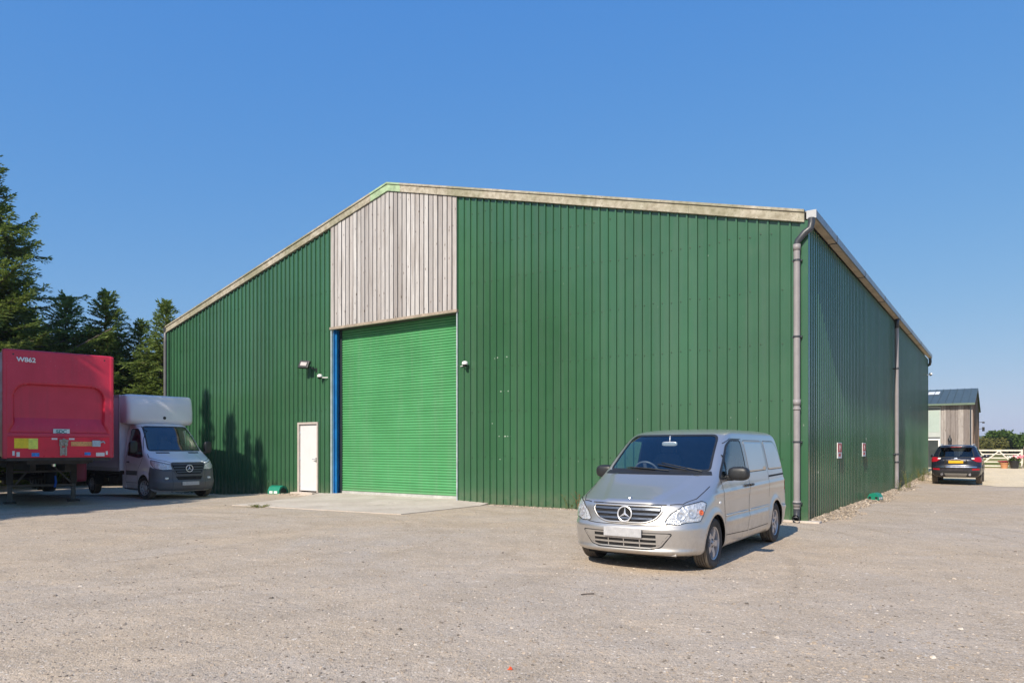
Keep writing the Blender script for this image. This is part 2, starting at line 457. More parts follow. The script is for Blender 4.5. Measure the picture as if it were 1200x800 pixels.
# ---------------------------------------------------------------- lofted vehicle bodies
def pchip(ts, ys, t):
    n = len(ts)
    h = [ts[i + 1] - ts[i] for i in range(n - 1)]
    d = [(ys[i + 1] - ys[i]) / h[i] for i in range(n - 1)]
    m = [0.0] * n
    m[0], m[-1] = d[0], d[-1]
    for i in range(1, n - 1):
        if d[i - 1] * d[i] <= 0: m[i] = 0.0
        else:
            w1, w2 = 2 * h[i] + h[i - 1], h[i] + 2 * h[i - 1]
            m[i] = (w1 + w2) / (w1 / d[i - 1] + w2 / d[i])
    i = 0
    while i < n - 2 and t > ts[i + 1]: i += 1
    s = (t - ts[i]) / h[i]
    return (ys[i] * (1 + 2 * s) * (1 - s) ** 2 + m[i] * h[i] * s * (1 - s) ** 2 + ys[i + 1] * s * s * (3 - 2 * s) + m[i + 1] * h[i] * s * s * (s - 1))

def half_outline(xf, af, nf, xr, ar, nr, w, cf, cs, cr):
    def quarter(x0, a, n, sgn, cnt):
        pts = []
        for k in range(161):
            th = PI / 2 * k / 160
            pts.append((x0 - sgn * a * (1 - max(0.0, math.cos(th)) ** (2 / n)), w * max(0.0, math.sin(th)) ** (2 / n)))
        L = [0]
        for a_, b_ in zip(pts, pts[1:]): L.append(L[-1] + math.hypot(b_[0] - a_[0], b_[1] - a_[1]))
        out = []; j = 0
        for k in range(cnt + 1):
            t = L[-1] * k / cnt
            while j < len(L) - 2 and L[j + 1] < t: j += 1
            f = (t - L[j]) / max(1e-9, L[j + 1] - L[j])
            out.append((pts[j][0] + (pts[j + 1][0] - pts[j][0]) * f, pts[j][1] + (pts[j + 1][1] - pts[j][1]) * f))
        return out
    F = quarter(xf, af, nf, 1, cf)
    Rr = quarter(xr, ar, nr, -1, cr)[::-1]
    S = [(F[-1][0] + (Rr[0][0] - F[-1][0]) * k / cs, w) for k in range(1, cs)]
    return F + S + Rr

def in_poly(u, v, poly):
    c = False; j = len(poly) - 1
    for i in range(len(poly)):
        a, b = poly[i], poly[j]
        if (a[1] > v) != (b[1] > v) and u < (b[0] - a[0]) * (v - a[1]) / (b[1] - a[1]) + a[0]: c = not c
        j = i
    return c
def near_poly(u, v, poly):
    best = None
    for i in range(len(poly)):
        a, b = poly[i], poly[(i + 1) % len(poly)]
        dx, dy = b[0] - a[0], b[1] - a[1]
        t = ((u - a[0]) * dx + (v - a[1]) * dy) / max(1e-12, dx * dx + dy * dy)
        t = min(1, max(0, t)); p = (a[0] + dx * t, a[1] + dy * t)
        d = math.hypot(p[0] - u, p[1] - v)
        if best is None or d < best[0]: best = (d, p)
    return best
def round_poly(poly, r, k=5):
    """rounds the corners of a 2-D polygon"""
    out = []; n = len(poly)
    for i in range(n):
        p = Vector(poly[i]); a = Vector(poly[i - 1]); b = Vector(poly[(i + 1) % n])
        rr = r[i] if isinstance(r, (list, tuple)) else r
        if rr <= 0: out.append(tuple(p)); continue
        da, db = (a - p), (b - p)
        q = min(rr, da.length * 0.49, db.length * 0.49)
        s, e = p + da.normalized() * q, p + db.normalized() * q
        for j in range(k + 1):
            t = j / k
            out.append(tuple(s * (1 - t) ** 2 + p * 2 * t * (1 - t) + e * t * t))
    return out
def resample(path, h, closed):
    pts = list(path) + ([path[0]] if closed else [])
    out = []
    for a, b in zip(pts, pts[1:]):
        L = math.hypot(b[0] - a[0], b[1] - a[1]); n = max(1, int(math.ceil(L / h)))
        for k in range(n): out.append((a[0] + (b[0] - a[0]) * k / n, a[1] + (b[1] - a[1]) * k / n))
    if not closed: out.append(tuple(pts[-1]))
    return out
FX = (Vector((1, 0, 0)), Vector((0, 1, 0)), Vector((0, 0, 1)))
FXN = (Vector((-1, 0, 0)), Vector((0, 1, 0)), Vector((0, 0, 1)))
FY = (Vector((0, 1, 0)), Vector((1, 0, 0)), Vector((0, 0, 1)))
FYN = (Vector((0, -1, 0)), Vector((1, 0, 0)), Vector((0, 0, 1)))
FZ = (Vector((0, 0, 1)), Vector((1, 0, 0)), Vector((0, 1, 0)))
def fdiag(deg, sy):
    a = R(deg) * sy
    return (Vector((math.cos(a), math.sin(a), 0)), Vector((-math.sin(a), math.cos(a), 0)), Vector((0, 0, 1)))

class Body:
    def __init__(s, keys, cf=26, cs=60, cr=20, step=0.028, deform=None):
        ts = [0.0]
        for a, b in zip(keys, keys[1:]):
            ts.append(ts[-1] + max(1e-3, math.sqrt((b[0] - a[0]) ** 2 + (b[1] - a[1]) ** 2 + (b[4] - a[4]) ** 2 * 0.5 + (b[7] - a[7]) ** 2)))
        lv = []
        for i in range(len(keys) - 1):
            n = max(1, int(round((ts[i + 1] - ts[i]) / step)))
            for k in range(n):
                t = ts[i] + (ts[i + 1] - ts[i]) * k / n
                lv.append(t)
        lv.append(ts[-1])
        cols = list(zip(*keys))
        V = []; Fc = []
        s.N = cf + cs + cr
        N = s.N
        for t in lv:
            q = [pchip(ts, c, t) for c in cols]
            half = half_outline(q[1], q[2], q[3], q[4], q[5], q[6], q[7], cf, cs, cr)
            ring = [Vector((x, y, q[0])) for x, y in half]
            ring += [Vector((x, -y, q[0])) for x, y in reversed(half[1:-1])]
            if deform: ring = [deform(p) for p in ring]
            V.extend(ring)
        n = 2 * N; K = len(lv)
        for k in range(K - 1):
            for i in range(n):
                j = (i + 1) % n
                Fc.append((k * n + i, k * n + j, (k + 1) * n + j, (k + 1) * n + i))
        for base, flip in ((0, True), ((K - 1) * n, False)):
            for i in range(N):
                a, b = base + i, base + i + 1
                c, d = base + (n - i - 1) % n, base + (n - i) % n
                f = [a, b, c, d]
                f = [x for k2, x in enumerate(f) if x not in f[:k2]]
                if len(f) > 2: Fc.append(tuple(reversed(f)) if flip else tuple(f))
        s.V, s.F = V, Fc
        s.bvh = BVHTree.FromPolygons([tuple(v) for v in V], Fc)
        s.holes = []
    def ray(s, u, v, fr):
        d, a, b = fr
        o = a * u + b * v + d * 6
        loc, nr, _, _ = s.bvh.ray_cast(o, -d, 12)
        if loc is None:
            q = a * u + b * v + d * 1.2
            loc, nr, _, _ = s.bvh.find_nearest(q)
        if nr.dot(d) < 0: nr = -nr
        return loc, nr
    def hole(s, poly, fr, cond=None): s.holes.append((poly, fr, cond))
    def build(s, name, mats, parent, thick=0.02):
        F = s.F; V = [v.copy() for v in s.V]
        alive = [True] * len(F)
        for poly, fr, cond in s.holes:
            d, a, b = fr
            us = [p[0] for p in poly]; vs = [p[1] for p in poly]
            u0, u1, v0, v1 = min(us) - .05, max(us) + .05, min(vs) - .05, max(vs) + .05
            dead = set(); touched = set()
            for i, f in enumerate(F):
                c = sum((s.V[k] for k in f), Vector()) / len(f)
                u, v = c.dot(a), c.dot(b)
                if not (u0 < u < u1 and v0 < v < v1): continue
                if c.dot(d) < 0.05 and abs(d.y) > 0.5: continue
                if cond and not cond(c): continue
                if in_poly(u, v, poly): dead.add(i)
            for i in dead:
                alive[i] = False
                touched.update(F[i])
            keep = set()
            for i, f in enumerate(F):
                if alive[i]:
                    for k in f:
                        if k in touched: keep.add(k)
            for k in keep:
                p = s.V[k]; u, v = p.dot(a), p.dot(b)
                dd, q = near_poly(u, v, poly)
                if dd < 0.06:
                    loc, nr = s.ray(q[0], q[1], fr)
                    if (loc - p).length < 0.15: V[k] = loc
        used = {}; vs = []; fs = []
        for i, f in enumerate(F):
            if not alive[i]: continue
            g = []
            for k in f:
                if k not in used: used[k] = len(vs); vs.append(tuple(V[k]))
                g.append(used[k])
            fs.append(tuple(g))
        me = bpy.data.meshes.new(name); me.from_pydata(vs, [], fs)
        for m in mats: me.materials.append(m)
        bm = bmesh.new(); bm.from_mesh(me)
        bmesh.ops.remove_doubles(bm, verts=bm.verts, dist=0.0008)
        bmesh.ops.recalc_face_normals(bm, faces=bm.faces)
        for f in bm.faces: f.smooth = True
        bm.to_mesh(me); bm.free()
        o = bpy.data.objects.new(name, me); COL.objects.link(o); o.parent = parent
        md = o.modifiers.new('shell', 'SOLIDIFY'); md.thickness = thick; md.offset = -1; md.material_offset = 1; md.material_offset_rim = 1 if len(mats) > 1 else 0
        return o
    def patch(s, name, poly, fr, off, mat, parent, h=0.05, thick=0.0, smooth=True):
        us = [p[0] for p in poly]; vs = [p[1] for p in poly]
        edge = resample(poly, h, True)
        pts = [Vector(p) for p in edge]; n = len(pts)
        u = min(us) + h / 2
        while u < max(us):
            v = min(vs) + h / 2
            while v < max(vs):
                if in_poly(u, v, poly) and near_poly(u, v, poly)[0] > h * 0.35: pts.append(Vector((u, v)))
                v += h
            u += h
        r = delaunay_2d_cdt(pts, [(i, (i + 1) % n) for i in range(n)], [list(range(n))], 1, 1e-6)
        V = []
        for p in r[0]:
            loc, nr = s.ray(p.x, p.y, fr)
            V.append(loc + nr * off)
        mb = MB(); mb.add(V, [tuple(f) for f in r[2]])
        o = mb.build(name, mat, parent, smooth=smooth, angle=180, fix=False)
        me = o.data
        # face outward
        tot = sum((pl.normal.dot(fr[0]) * pl.area for pl in me.polygons), 0.0)
        if tot < 0: me.flip_normals()
        if thick:
            md = o.modifiers.new('t', 'SOLIDIFY'); md.thickness = thick; md.offset = -1
        return o
    def band(s, name, path, width, fr, off, mat, parent, closed=False, h=0.03, mb=None, thick=0.0):
        pts = resample(path, h, closed); n = len(pts)
        V = []
        for i, p in enumerate(pts):
            a = pts[i - 1] if (closed or i > 0) else pts[i]
            b = pts[(i + 1) % n] if (closed or i < n - 1) else pts[i]
            t = Vector((b[0] - a[0], b[1] - a[1]))
            if t.length < 1e-9: t = Vector((1, 0))
            t.normalize(); nn = Vector((-t.y, t.x)) * (width / 2)
            for sg in (1, -1):
                loc, nr = s.ray(p[0] + nn.x * sg, p[1] + nn.y * sg, fr)
                V.append(loc + nr * off)
        F = []
        for i in range(n if closed else n - 1):
            j = (i + 1) % n
            F.append((2 * i, 2 * j, 2 * j + 1, 2 * i + 1))
        if mb is not None:
            mb.add(V, F); return None
        m = MB(); m.add(V, F)
        o = m.build(name, mat, parent, smooth=True, angle=180)
        if thick:
            md = o.modifiers.new('t', 'SOLIDIFY'); md.thickness = thick; md.offset = 0
        return o

def sell(mb, c, r, e=(0.6, 0.6), n=(20, 12), M=None):
    """superellipsoid"""
    def pw(x, p): return math.copysign(abs(x) ** p, x)
    vs = []; fs = []
    for j in range(n[1] + 1):
        ph = -PI / 2 + PI * j / n[1]
        for i in range(n[0]):
            th = 2 * PI * i / n[0]
            vs.append((c[0] + r[0] * pw(math.cos(ph), e[0]) * pw(math.cos(th), e[1]),
                       c[1] + r[1] * pw(math.cos(ph), e[0]) * pw(math.sin(th), e[1]),
                       c[2] + r[2] * pw(math.sin(ph), e[0])))
    for j in range(n[1]):
        for i in range(n[0]):
            i2 = (i + 1) % n[0]
            fs.append((j * n[0] + i, j * n[0] + i2, (j + 1) * n[0] + i2, (j + 1) * n[0] + i))
    mb.add(vs, fs, M)

def star_emblem(name, r, parent, M, mat):
    """three-pointed emblem in a ring, lying in the local YZ plane, facing +x"""
    mb = MB()
    prof = [(r + 0.1 * r * math.cos(a), 0.09 * r * math.sin(a)) for a in [2 * PI * k / 8 for k in range(8)]]
    mb.lathe(prof, 40, 'X', closed=True)
    for k in range(3):
        a = PI / 2 + 2 * PI * k / 3
        d = Vector((0, math.cos(a), math.sin(a))); p = Vector((0, -math.sin(a), math.cos(a)))
        c = Vector((r * 0.16, 0, 0)); tip = d * r
        l = (d * 0.22 * r + p * 0.17 * r); q = (d * 0.22 * r - p * 0.17 * r)
        a2 = PI / 2 + 2 * PI * k / 3
        lo = Vector((0, math.cos(a2 + PI / 3), math.sin(a2 + PI / 3))) * 0.17 * r
        ro = Vector((0, math.cos(a2 - PI / 3), math.sin(a2 - PI / 3))) * 0.17 * r
        mb.add([c, tip, lo, ro, (-0.03, 0, 0)], [(0, 1, 2), (0, 3, 1), (4, 2, 1), (4, 1, 3)])
    return mb.build(name, mat, parent, M=M, smooth=True, angle=25)

def wheel(parent, pos, side, rad, width, kind, label=None, steer=0.0):
    """wheel > tyre, rim.  side +1: outer face towards +y"""
    w = bpy.data.objects.new('wheel', None); COL.objects.link(w); w.parent = parent
    w.location = pos; w.rotation_euler = (0, rnd.uniform(0, 1.2), steer) 
    rr = rad * (0.66 if kind != 'suv' else 0.70)
    hw = width / 2
    mb = MB()
    # tread with grooves
    prof = [(rr * 0.97, -hw * 0.80), (rr + 0.02, -hw * 0.96), (rad * 0.90, -hw), (rad * 0.975, -hw * 0.88)]
    ng = 4
    for k in range(ng + 1):
        y0 = -hw * 0.80 + k * (1.6 * hw) / (ng + 1); y1 = y0 + 1.6 * hw / (ng + 1)
        prof += [(rad - 0.002, y0 + 0.004), (rad, (y0 + y1) / 2), (rad - 0.002, y1 - 0.004)]
        if k < ng: prof += [(rad - 0.012, y1 - 0.003), (rad - 0.012, y1 + 0.003)]
    prof += [(rad * 0.975, hw * 0.88), (rad * 0.90, hw), (rr + 0.02, hw * 0.96), (rr * 0.97, hw * 0.80)]
    mb.mi = 0; mb.lathe(prof, 56, 'Y')
    o = mb.build('tyre', [M_TYRE, M_TYRED], w, smooth=True, angle=30)
    for p in o.data.polygons:
        c = p.center
        if math.hypot(c.x, c.z) > rad * 0.965: p.material_index = 1
    # rim
    mb = MB(); f = side
    yo = hw * 0.78 * f
    mb.mi = 0
    mb.lathe([(rr, yo), (rr * 0.985, yo + 0.012 * f), (rr * 0.93, yo + 0.004 * f), (rr * 0.91, yo - 0.03 * f), (rr * 0.86, yo - 0.10 * f)], 48, 'Y')
    mb.mi = 1
    mb.lathe([(rr * 0.90, yo - 0.07 * f), (0.001, yo - 0.075 * f)], 40, 'Y')
    mb.lathe([(rr * 0.99, -yo * 0.9), (0.001, -yo * 0.6)], 24, 'Y')
    mb.mi = 0
    if kind in ('alloy', 'suv'):
        ns = 5 if kind == 'alloy' else 10
        for k in range(ns):
            a = 2 * PI * k / ns
            M = Matrix.Rotation(a, 4, 'Y')
            wi, wo = (0.052, 0.036) if kind == 'alloy' else (0.022, 0.015)
            r0, r1 = rr * 0.18, rr * 0.93
            yt, yi = yo - 0.002 * f, yo - 0.018 * f
            vs = [(r0, yi, -wi), (r0, yi, wi), (r1 * .6, yt, wo * 1.02), (r1 * .6, yt, -wo * 1.02), (r1, yo - .006 * f, wo * 1.25), (r1, yo - .006 * f, -wo * 1.25),
                  (r0, yi - .03 * f, -wi), (r0, yi - .03 * f, wi), (r1, yo - .045 * f, wo * 1.3), (r1, yo - .045 * f, -wo * 1.3)]
            mb.add(vs, [(0, 1, 2, 3), (3, 2, 4, 5), (0, 3, 5, 9, 6), (1, 7, 8, 4, 2), (4, 8, 9, 5)], M)
        mb.lathe([(rr * 0.30, yo - 0.03 * f), (rr * 0.27, yo - 0.008 * f), (rr * 0.16, yo - 0.004 * f), (rr * 0.14, yo + 0.004 * f), (0.001, yo + 0.006 * f)], 24, 'Y')
        mb.mi = 1
        for k in range(5):
            a = 2 * PI * (k + 0.5) / 5
            mb.lathe([(0.011, yo - 0.004 * f), (0.011, yo - 0.001 * f), (0.001, yo)], 8, 'Y', c=(rr * 0.215 * math.cos(a), 0, rr * 0.215 * math.sin(a)))
    else:
        mb.lathe([(rr * 0.86, yo - 0.05 * f), (rr * 0.80, yo - 0.012 * f), (rr * 0.62, yo - 0.006 * f), (rr * 0.56, yo - 0.04 * f), (rr * 0.40, yo - 0.05 * f), (rr * 0.36, yo - 0.015 * f), (rr * 0.2, yo + 0.004 * f), (0.001, yo + 0.004 * f)], 36, 'Y')
        mb.mi = 1
        for k in range(10):
            a = 2 * PI * k / 10
            mb.lathe([(0.022, yo - 0.008 * f), (0.001, yo - 0.0035 * f)], 10, 'Y', c=(rr * 0.71 * math.cos(a), 0, rr * 0.71 * math.sin(a)))
    mb.build('rim', [M_ALLOY if kind != 'steel' else M_STEELW, M_DARK], w, smooth=True, angle=28)
    return w

def arch_liner(parent, x, r, y0, y1, z, mat=None):
    """dark inner wheel housing"""
    mb = MB()
    n = 18; vs = []
    for yy in (y0, y1):
        for k in range(n + 1):
            a = PI * k / n
            vs.append((x + r * math.cos(a), yy, z + r * math.sin(a)))
    fs = [(k, k + 1, n + 1 + k + 1, n + 1 + k) for k in range(n)]
    fs.append(tuple(range(n + 1, 2 * n + 2)))
    mb.add(vs, fs)
    return mb.build('wheel_housing', mat or M_GAP, parent)

def flare(axles, r0, r1, amt, w0=0.3):
    def f(p):
        if abs(p.y) < w0: return 0
        s = 0
        for ax, az in axles:
            d = math.hypot(p.x - ax, p.z - az)
            if d < r0: s = max(s, amt)
            elif d < r1: s = max(s, amt * (1 - sstep(r0, r1, d)))
        return s
    return f
def arch_poly(ax, az, r, zb):
    return [(ax + r * math.cos(a), az + r * math.sin(a)) for a in [PI * k / 26 for k in range(27)]] + [(ax - r, zb), (ax + r, zb)]
# ================================================================ silver panel van
def build_silver_van(M):
    T = thing('panel_van', 'silver panel van parked nose towards us beside the near corner of the green barn', 'van', matrix=M)
    WR, AX = 0.335, (1.62, -1.62)
    # z, xf, af, nf, xr, ar, nr, w
    K = [(0.19, 2.20, .50, 2.6, -2.20, .30, 3.0, .78),
         (0.235, 2.42, .60, 2.7, -2.38, .30, 3.4, .875),
         (0.28, 2.475, .66, 2.65, -2.42, .28, 3.6, .905),
         (0.315, 2.455, .66, 2.65, -2.44, .28, 3.6, .915),
         (0.44, 2.47, .68, 2.65, -2.47, .26, 3.8, .930),
         (0.565, 2.485, .70, 2.65, -2.48, .25, 4.0, .936),
         (0.605, 2.450, .70, 2.7, -2.46, .25, 4.0, .937),
         (0.65, 2.43, .70, 2.7, -2.45, .25, 4.0, .937),
         (0.82, 2.385, .70, 2.7, -2.43, .24, 4.0, .936),
         (0.885, 2.335, .72, 2.7, -2.42, .24, 4.0, .934),
         (0.93, 2.21, .70, 2.9, -2.41, .24, 4.0, .931),
         (1.00, 2.00, .64, 3.1, -2.405, .24, 4.0, .926),
         (1.075, 1.79, .56, 3.4, -2.40, .24, 4.0, .919),
         (1.155, 1.60, .50, 3.6, -2.395, .24, 4.0, .908),
         (1.215, 1.475, .45, 3.7, -2.39, .24, 4.0, .898),
         (1.26, 1.40, .42, 3.6, -2.385, .24, 4.0, .889),
         (1.40, 1.235, .42, 3.4, -2.365, .24, 4.0, .862),
         (1.60, 0.985, .42, 3.3, -2.335, .24, 4.0, .818),
         (1.76, 0.76, .42, 3.1, -2.30, .24, 3.8, .772),
         (1.815, 0.64, .44, 3.0, -2.27, .26, 3.6, .742),
         (1.855, 0.46, .46, 2.8, -2.22, .30, 3.2, .690),
         (1.885, 0.15, .50, 2.6, -2.08, .36, 2.8, .590),
         (1.902, -0.25, .45, 2.4, -1.75, .40, 2.4, .400),
         (1.908, -0.60, .25, 2.2, -1.40, .30, 2.2, .180)]
    fl = flare([(a, WR) for a in AX], 0.40, 0.50, 0.022)
    def deform(p):
        q = p.copy()
        sg = 1 if p.y > 0 else -1
        if abs(p.y) > 0.5:
            o = fl(p)
            # swage lines down the flanks
            if -2.3 < p.x < 1.9:
                zc = 0.985 + 0.045 * (1.3 - p.x) / 3.0
                o += 0.010 * math.exp(-((p.z - zc) / 0.03) ** 2) * (1 if p.x < 1.5 else max(0, (1.9 - p.x) / .4))
                o -= 0.012 * sstep(0.94, 0.86, p.z) * sstep(0.58, 0.66, p.z) * sstep(1.25, 1.0, p.x)
                o += 0.012 * math.exp(-((p.z - 0.57) / 0.035) ** 2) * (1 if abs(abs(p.x) - 1.62) > .5 else 0)
            q.y += sg * o
        # bonnet: raised centre panel between two creases
        if 1.45 < p.x < 2.36 and p.z > 0.86:
            e = 0.30 + 0.30 * (2.36 - p.x) / 0.9
            q.z += 0.020 * (1 - sstep(e, e + 0.07, abs(p.y)))
        return q
    b = Body(K, cf=34, cs=110, cr=18, step=0.026, deform=deform)
    # openings
    ws = round_poly([(-.745, 1.285), (.745, 1.285), (.655, 1.785), (-.655, 1.785)], [.05, .05, .09, .09])
    sidew = round_poly([(1.30, 1.175), (0.03, 1.225), (0.03, 1.715), (0.50, 1.715), (0.70, 1.645)], [.04, .05, .06, .05, .12])
    b.hole(ws, FX, lambda c: c.x > 0.4)
    for fr in (FY, FYN):
        b.hole(sidew, fr)
        for ax in AX: b.hole(arch_poly(ax, WR, 0.385, -0.1), fr, lambda c: abs(c.y) > 0.5)
    b.build('body', [M_SILVER, M_GAP], T, 0.018)
    # glass with a dark rubber surround
    b.patch('windscreen', ws, FX, 0.002, M_GLASS, T, 0.08)
    b.band('windscreen_seal', ws, 0.026, FX, 0.005, M_BLACK, T, closed=True)
    for fr in (FY, FYN):
        d = b.patch('side_window', sidew, fr, 0.001, M_GLASS, T, 0.08)
        b.band('window_seal', sidew, 0.028, fr, 0.004, M_BLACK, T, closed=True)
        b.band('window_divider', [(1.04, 1.175), (0.93, 1.50)], 0.03, fr, 0.005, M_BLACK, T)
        # blanked rear window panels in body colour with recessed edges
        p1 = round_poly([(-0.12, 1.235), (-1.14, 1.245), (-1.14, 1.715), (-0.12, 1.715)], .05)
        p2 = round_poly([(-1.27, 1.245), (-2.20, 1.25), (-2.12, 1.60), (-1.95, 1.715), (-1.27, 1.715)], [.05, .06, .1, .1, .05])
        for p in (p1, p2):
            b.band('panel_edge', p, 0.016, fr, 0.002, M_GAP, T, closed=True)
            b.patch('blank_panel', p, fr, 0.006, M_SILVER, T, 0.05, thick=0.004)
        # shut lines, sliding door rail, rubbing strip
        g = MB()
        for path in ([(1.30, 1.17), (1.24, 0.98), (1.20, 0.62), (1.17, 0.40), (0.06, 0.36), (0.00, 0.62), (-0.04, 1.0), (-0.045, 1.73)],
                     [(0.0, 0.36), (-1.12, 0.36)], [(-1.20, 1.73), (-1.20, 0.80)], [(-2.33, 0.60), (-2.06, 0.62)]):
            b.band('g', path, 0.009, fr, 0.0028, None, None, mb=g)
        b.band('g', [(-0.03, 1.737), (0.50, 1.737), (0.74, 1.665)], 0.008, fr, 0.0025, None, None, mb=g)
        g.build('shut_line', M_GAP, T)
        b.band('door_rail', [(-1.22, 1.135), (-2.25, 1.15)], 0.030, fr, 0.002, M_GAP, T)
        b.band('rubbing_strip', [(1.15, 0.665), (0.05, 0.66)], 0.028, fr, 0.010, M_SILVER, T, thick=0.008)
        b.band('rubbing_strip', [(-0.02, 0.66), (-1.15, 0.66)], 0.028, fr, 0.010, M_SILVER, T, thick=0.008)
        sg = 1 if fr is FY else -1
        for x in (0.14, -0.12):
            loc, nr = b.ray(x, 1.045, fr)
            m = MB(); sell(m, loc + Vector((0, sg * 0.022, 0)), (0.075, 0.02, 0.018), (0.5, 0.5), (16, 8))
            m.tube([loc + Vector((-.055, 0, 0)), loc + Vector((-.055, sg * .025, 0))], 0.012, 8)
            m.tube([loc + Vector((.055, 0, 0)), loc + Vector((.055, sg * .025, 0))], 0.012, 8)
            m.build('door_handle', M_BLACK, T, smooth=True, angle=50)
        m = MB(); loc, _ = b.ray(1.42, 0.86, fr)
        sell(m, loc, (0.035, 0.01, 0.018)); m.build('side_repeater', M_WHITE, T, smooth=True, angle=90)
        # mirror
        m = MB()
        ym = 1.065 if sg > 0 else 0.985
        sell(m, (1.00, sg * ym, 1.245), (0.085, 0.145, 0.098), (0.7, 0.6), (28, 16))
        sell(m, (1.00, sg * 0.94, 1.185), (0.05, 0.07, 0.045), (0.7, 0.7), (18, 10))
        mo = m.build('wing_mirror', M_BLACK, T, smooth=True, angle=90)
        m = MB(); m.box((0.917, sg * (ym + .01), 1.245), (0.004, 0.20, 0.13), bev=0.001); m.build('mirror_glass', M_CHROME, mo)
        # headlamp, wrapped round the corner
        fd = fdiag(38, sg)
        def pr(pts): return [(Vector(p).dot(fd[1]), Vector(p).dot(fd[2])) for p in pts]
        hl = round_poly(pr([(2.40, sg * .56, 0.630), (2.37, sg * .52, 0.655), (2.34, sg * .60, 0.760), (2.24, sg * .74, 0.860), (2.00, sg * .90, 0.910), (1.93, sg * .93, 0.880), (2.02, sg * .90, 0.725), (2.08, sg * .885, 0.660), (2.27, sg * .78, 0.650), (2.33, sg * .70, 0.625)]), .02)
        ho = b.patch('headlamp', hl, fd, 0.003, M_REFL, T, 0.03)
        b.patch('lamp_cover', hl, fd, 0.016, M_LAMPGLASS, ho, 0.05)
        b.band('lamp_edge', hl, 0.008, fd, 0.008, M_GAP, ho, closed=True)
        for (px, py, pz, r, mt) in ((2.22, .655, .730, .056, M_BOWL), (2.12, .765, .762, .060, M_BOWL), (2.02, .865, .772, .036, M_AMBER)):
            u, v = Vector((px, sg * py, pz)).dot(fd[1]), pz
            loc, nr = b.ray(u, v, fd)
            q = nr.to_track_quat('Z', 'Y').to_matrix().to_4x4()
            m = MB(); MM = Matrix.Translation(loc + nr * 0.004) @ q
            m.lathe([(r, 0.0), (r * .98, 0.009), (r * .85, 0.009), (r * .55, -0.001), (r * .32, 0.001), (r * .28, 0.008), (0.001, 0.010)], 22, 'Z', M=MM)
            m.build('bulb_bowl' if mt is M_BOWL else 'indicator', mt, ho, smooth=True, angle=40)
        for ax in AX:
            arch_liner(T, ax, 0.395, sg * 0.90, sg * 0.55, WR)
    # grille
    gp = round_poly([(-.47, .845), (.47, .845), (.485, .79), (.41, .685), (.27, .632), (-.27, .632), (-.41, .685), (-.485, .79)], [.05, .05, .05, .06, .08, .08, .06, .05])
    go = b.patch('grille', gp, FX, 0.003, M_GAP, T, 0.05)
    b.band('grille_surround', gp, 0.022, FX, 0.010, M_SILVER, go, closed=True, thick=0.008)
    m = MB()
    for z, hw in ((0.805, .455), (0.745, .435), (0.685, .37)):
        b.band('s', [(-hw, z), (hw, z)], 0.026, FX, 0.016, None, None, mb=m)
    m.build('grille_slat', simple('slat_grey', (0.13, 0.15, 0.19), 0.3, metal=0.6), go, smooth=True)
    loc, nr = b.ray(0, 0.742, FX)
    m = MB(); m.lathe([(.094, .0), (.094, .018), (.001, .018)], 32, 'X'); m.build('badge_seat', M_GAP, go, M=Matrix.Translation(loc + Vector((0.004, 0, 0))))
    star_emblem('badge', 0.096, T, Matrix.Translation(loc + Vector((0.032, 0, 0))) @ Matrix.Rotation(R(-6), 4, 'Y'), M_STAR)
    loc, nr = b.ray(2.26, 0.0, FZ)
    star_emblem('bonnet_badge', 0.026, T, Matrix.Translation(loc + nr * 0.004) @ Matrix.Rotation(R(-68), 4, 'Y'), M_CHROME)
    # bonnet shut line
    m = MB()
    for sg in (1, -1):
        b.band('g', [(2.28, sg * .56), (2.20, sg * .70), (1.98, sg * .80), (1.58, sg * .845)], 0.009, FZ, 0.003, None, None, mb=m)
    b.band('g', [(-.52, .868), (.52, .868)], 0.009, FX, 0.004, None, None, mb=m)
    b.band('g', [(-.56, .618), (-.40, .606), (.40, .606), (.56, .618)], 0.008, FX, 0.003, None, None, mb=m)
    m.build('bonnet_line', M_GAP, T)
    # lower air intake with silver bars
    ip = round_poly([(-.60, .500), (.60, .500), (.47, .345), (.36, .318), (-.36, .318), (-.47, .345)], .03)
    io = b.patch('air_intake', ip, FX, 0.003, M_GAP, T, 0.05)
    m = MB()
    b.band('s', ip, 0.020, FX, 0.008, None, None, closed=True, mb=m)
    b.band('intake_edge', round_poly([(-.625, .512), (.625, .512), (.49, .335), (.37, .300), (-.37, .300), (-.49, .335)], .03), 0.012, FX, 0.004, M_GAP, io, closed=True)
    for z, hw in ((.440, .55), (.382, .49)):
        b.band('s', [(-hw, z), (hw, z)], 0.024, FX, 0.014, None, None, mb=m)
    for y in (-.22, 0.0, .22):
        b.band('s', [(y, .49), (y, .33)], 0.012, FX, 0.011, None, None, mb=m)
    for sg in (1, -1):
        pass
    m.build('intake_bar', M_SILVER, io, smooth=True)
    for sg in (1, -1):
        wp = [(sg * .43, .490), (sg * .575, .490), (sg * .47, .365), (sg * .43, .345)]
        b.patch('intake_blank', wp, FX, 0.008, M_SILVER, io, 0.04)
    # number plate (blank) on its holder
    m = MB(); m.box((2.512, 0.0, 0.512), (0.012, 0.53, 0.115), bev=0.004); m.build('number_plate', M_PLATE, T)
    m = MB(); m.box((2.49, 0.0, 0.51), (0.03, 0.50, 0.09)); m.build('plate_holder', M_BLACK, T)
    # cowl and wipers
    cw = [(-.77, 1.275), (.77, 1.275), (.80, 1.225), (-.80, 1.225)]
    b.patch('cowl', cw, FX, 0.004, M_BLACK, T, 0.05)
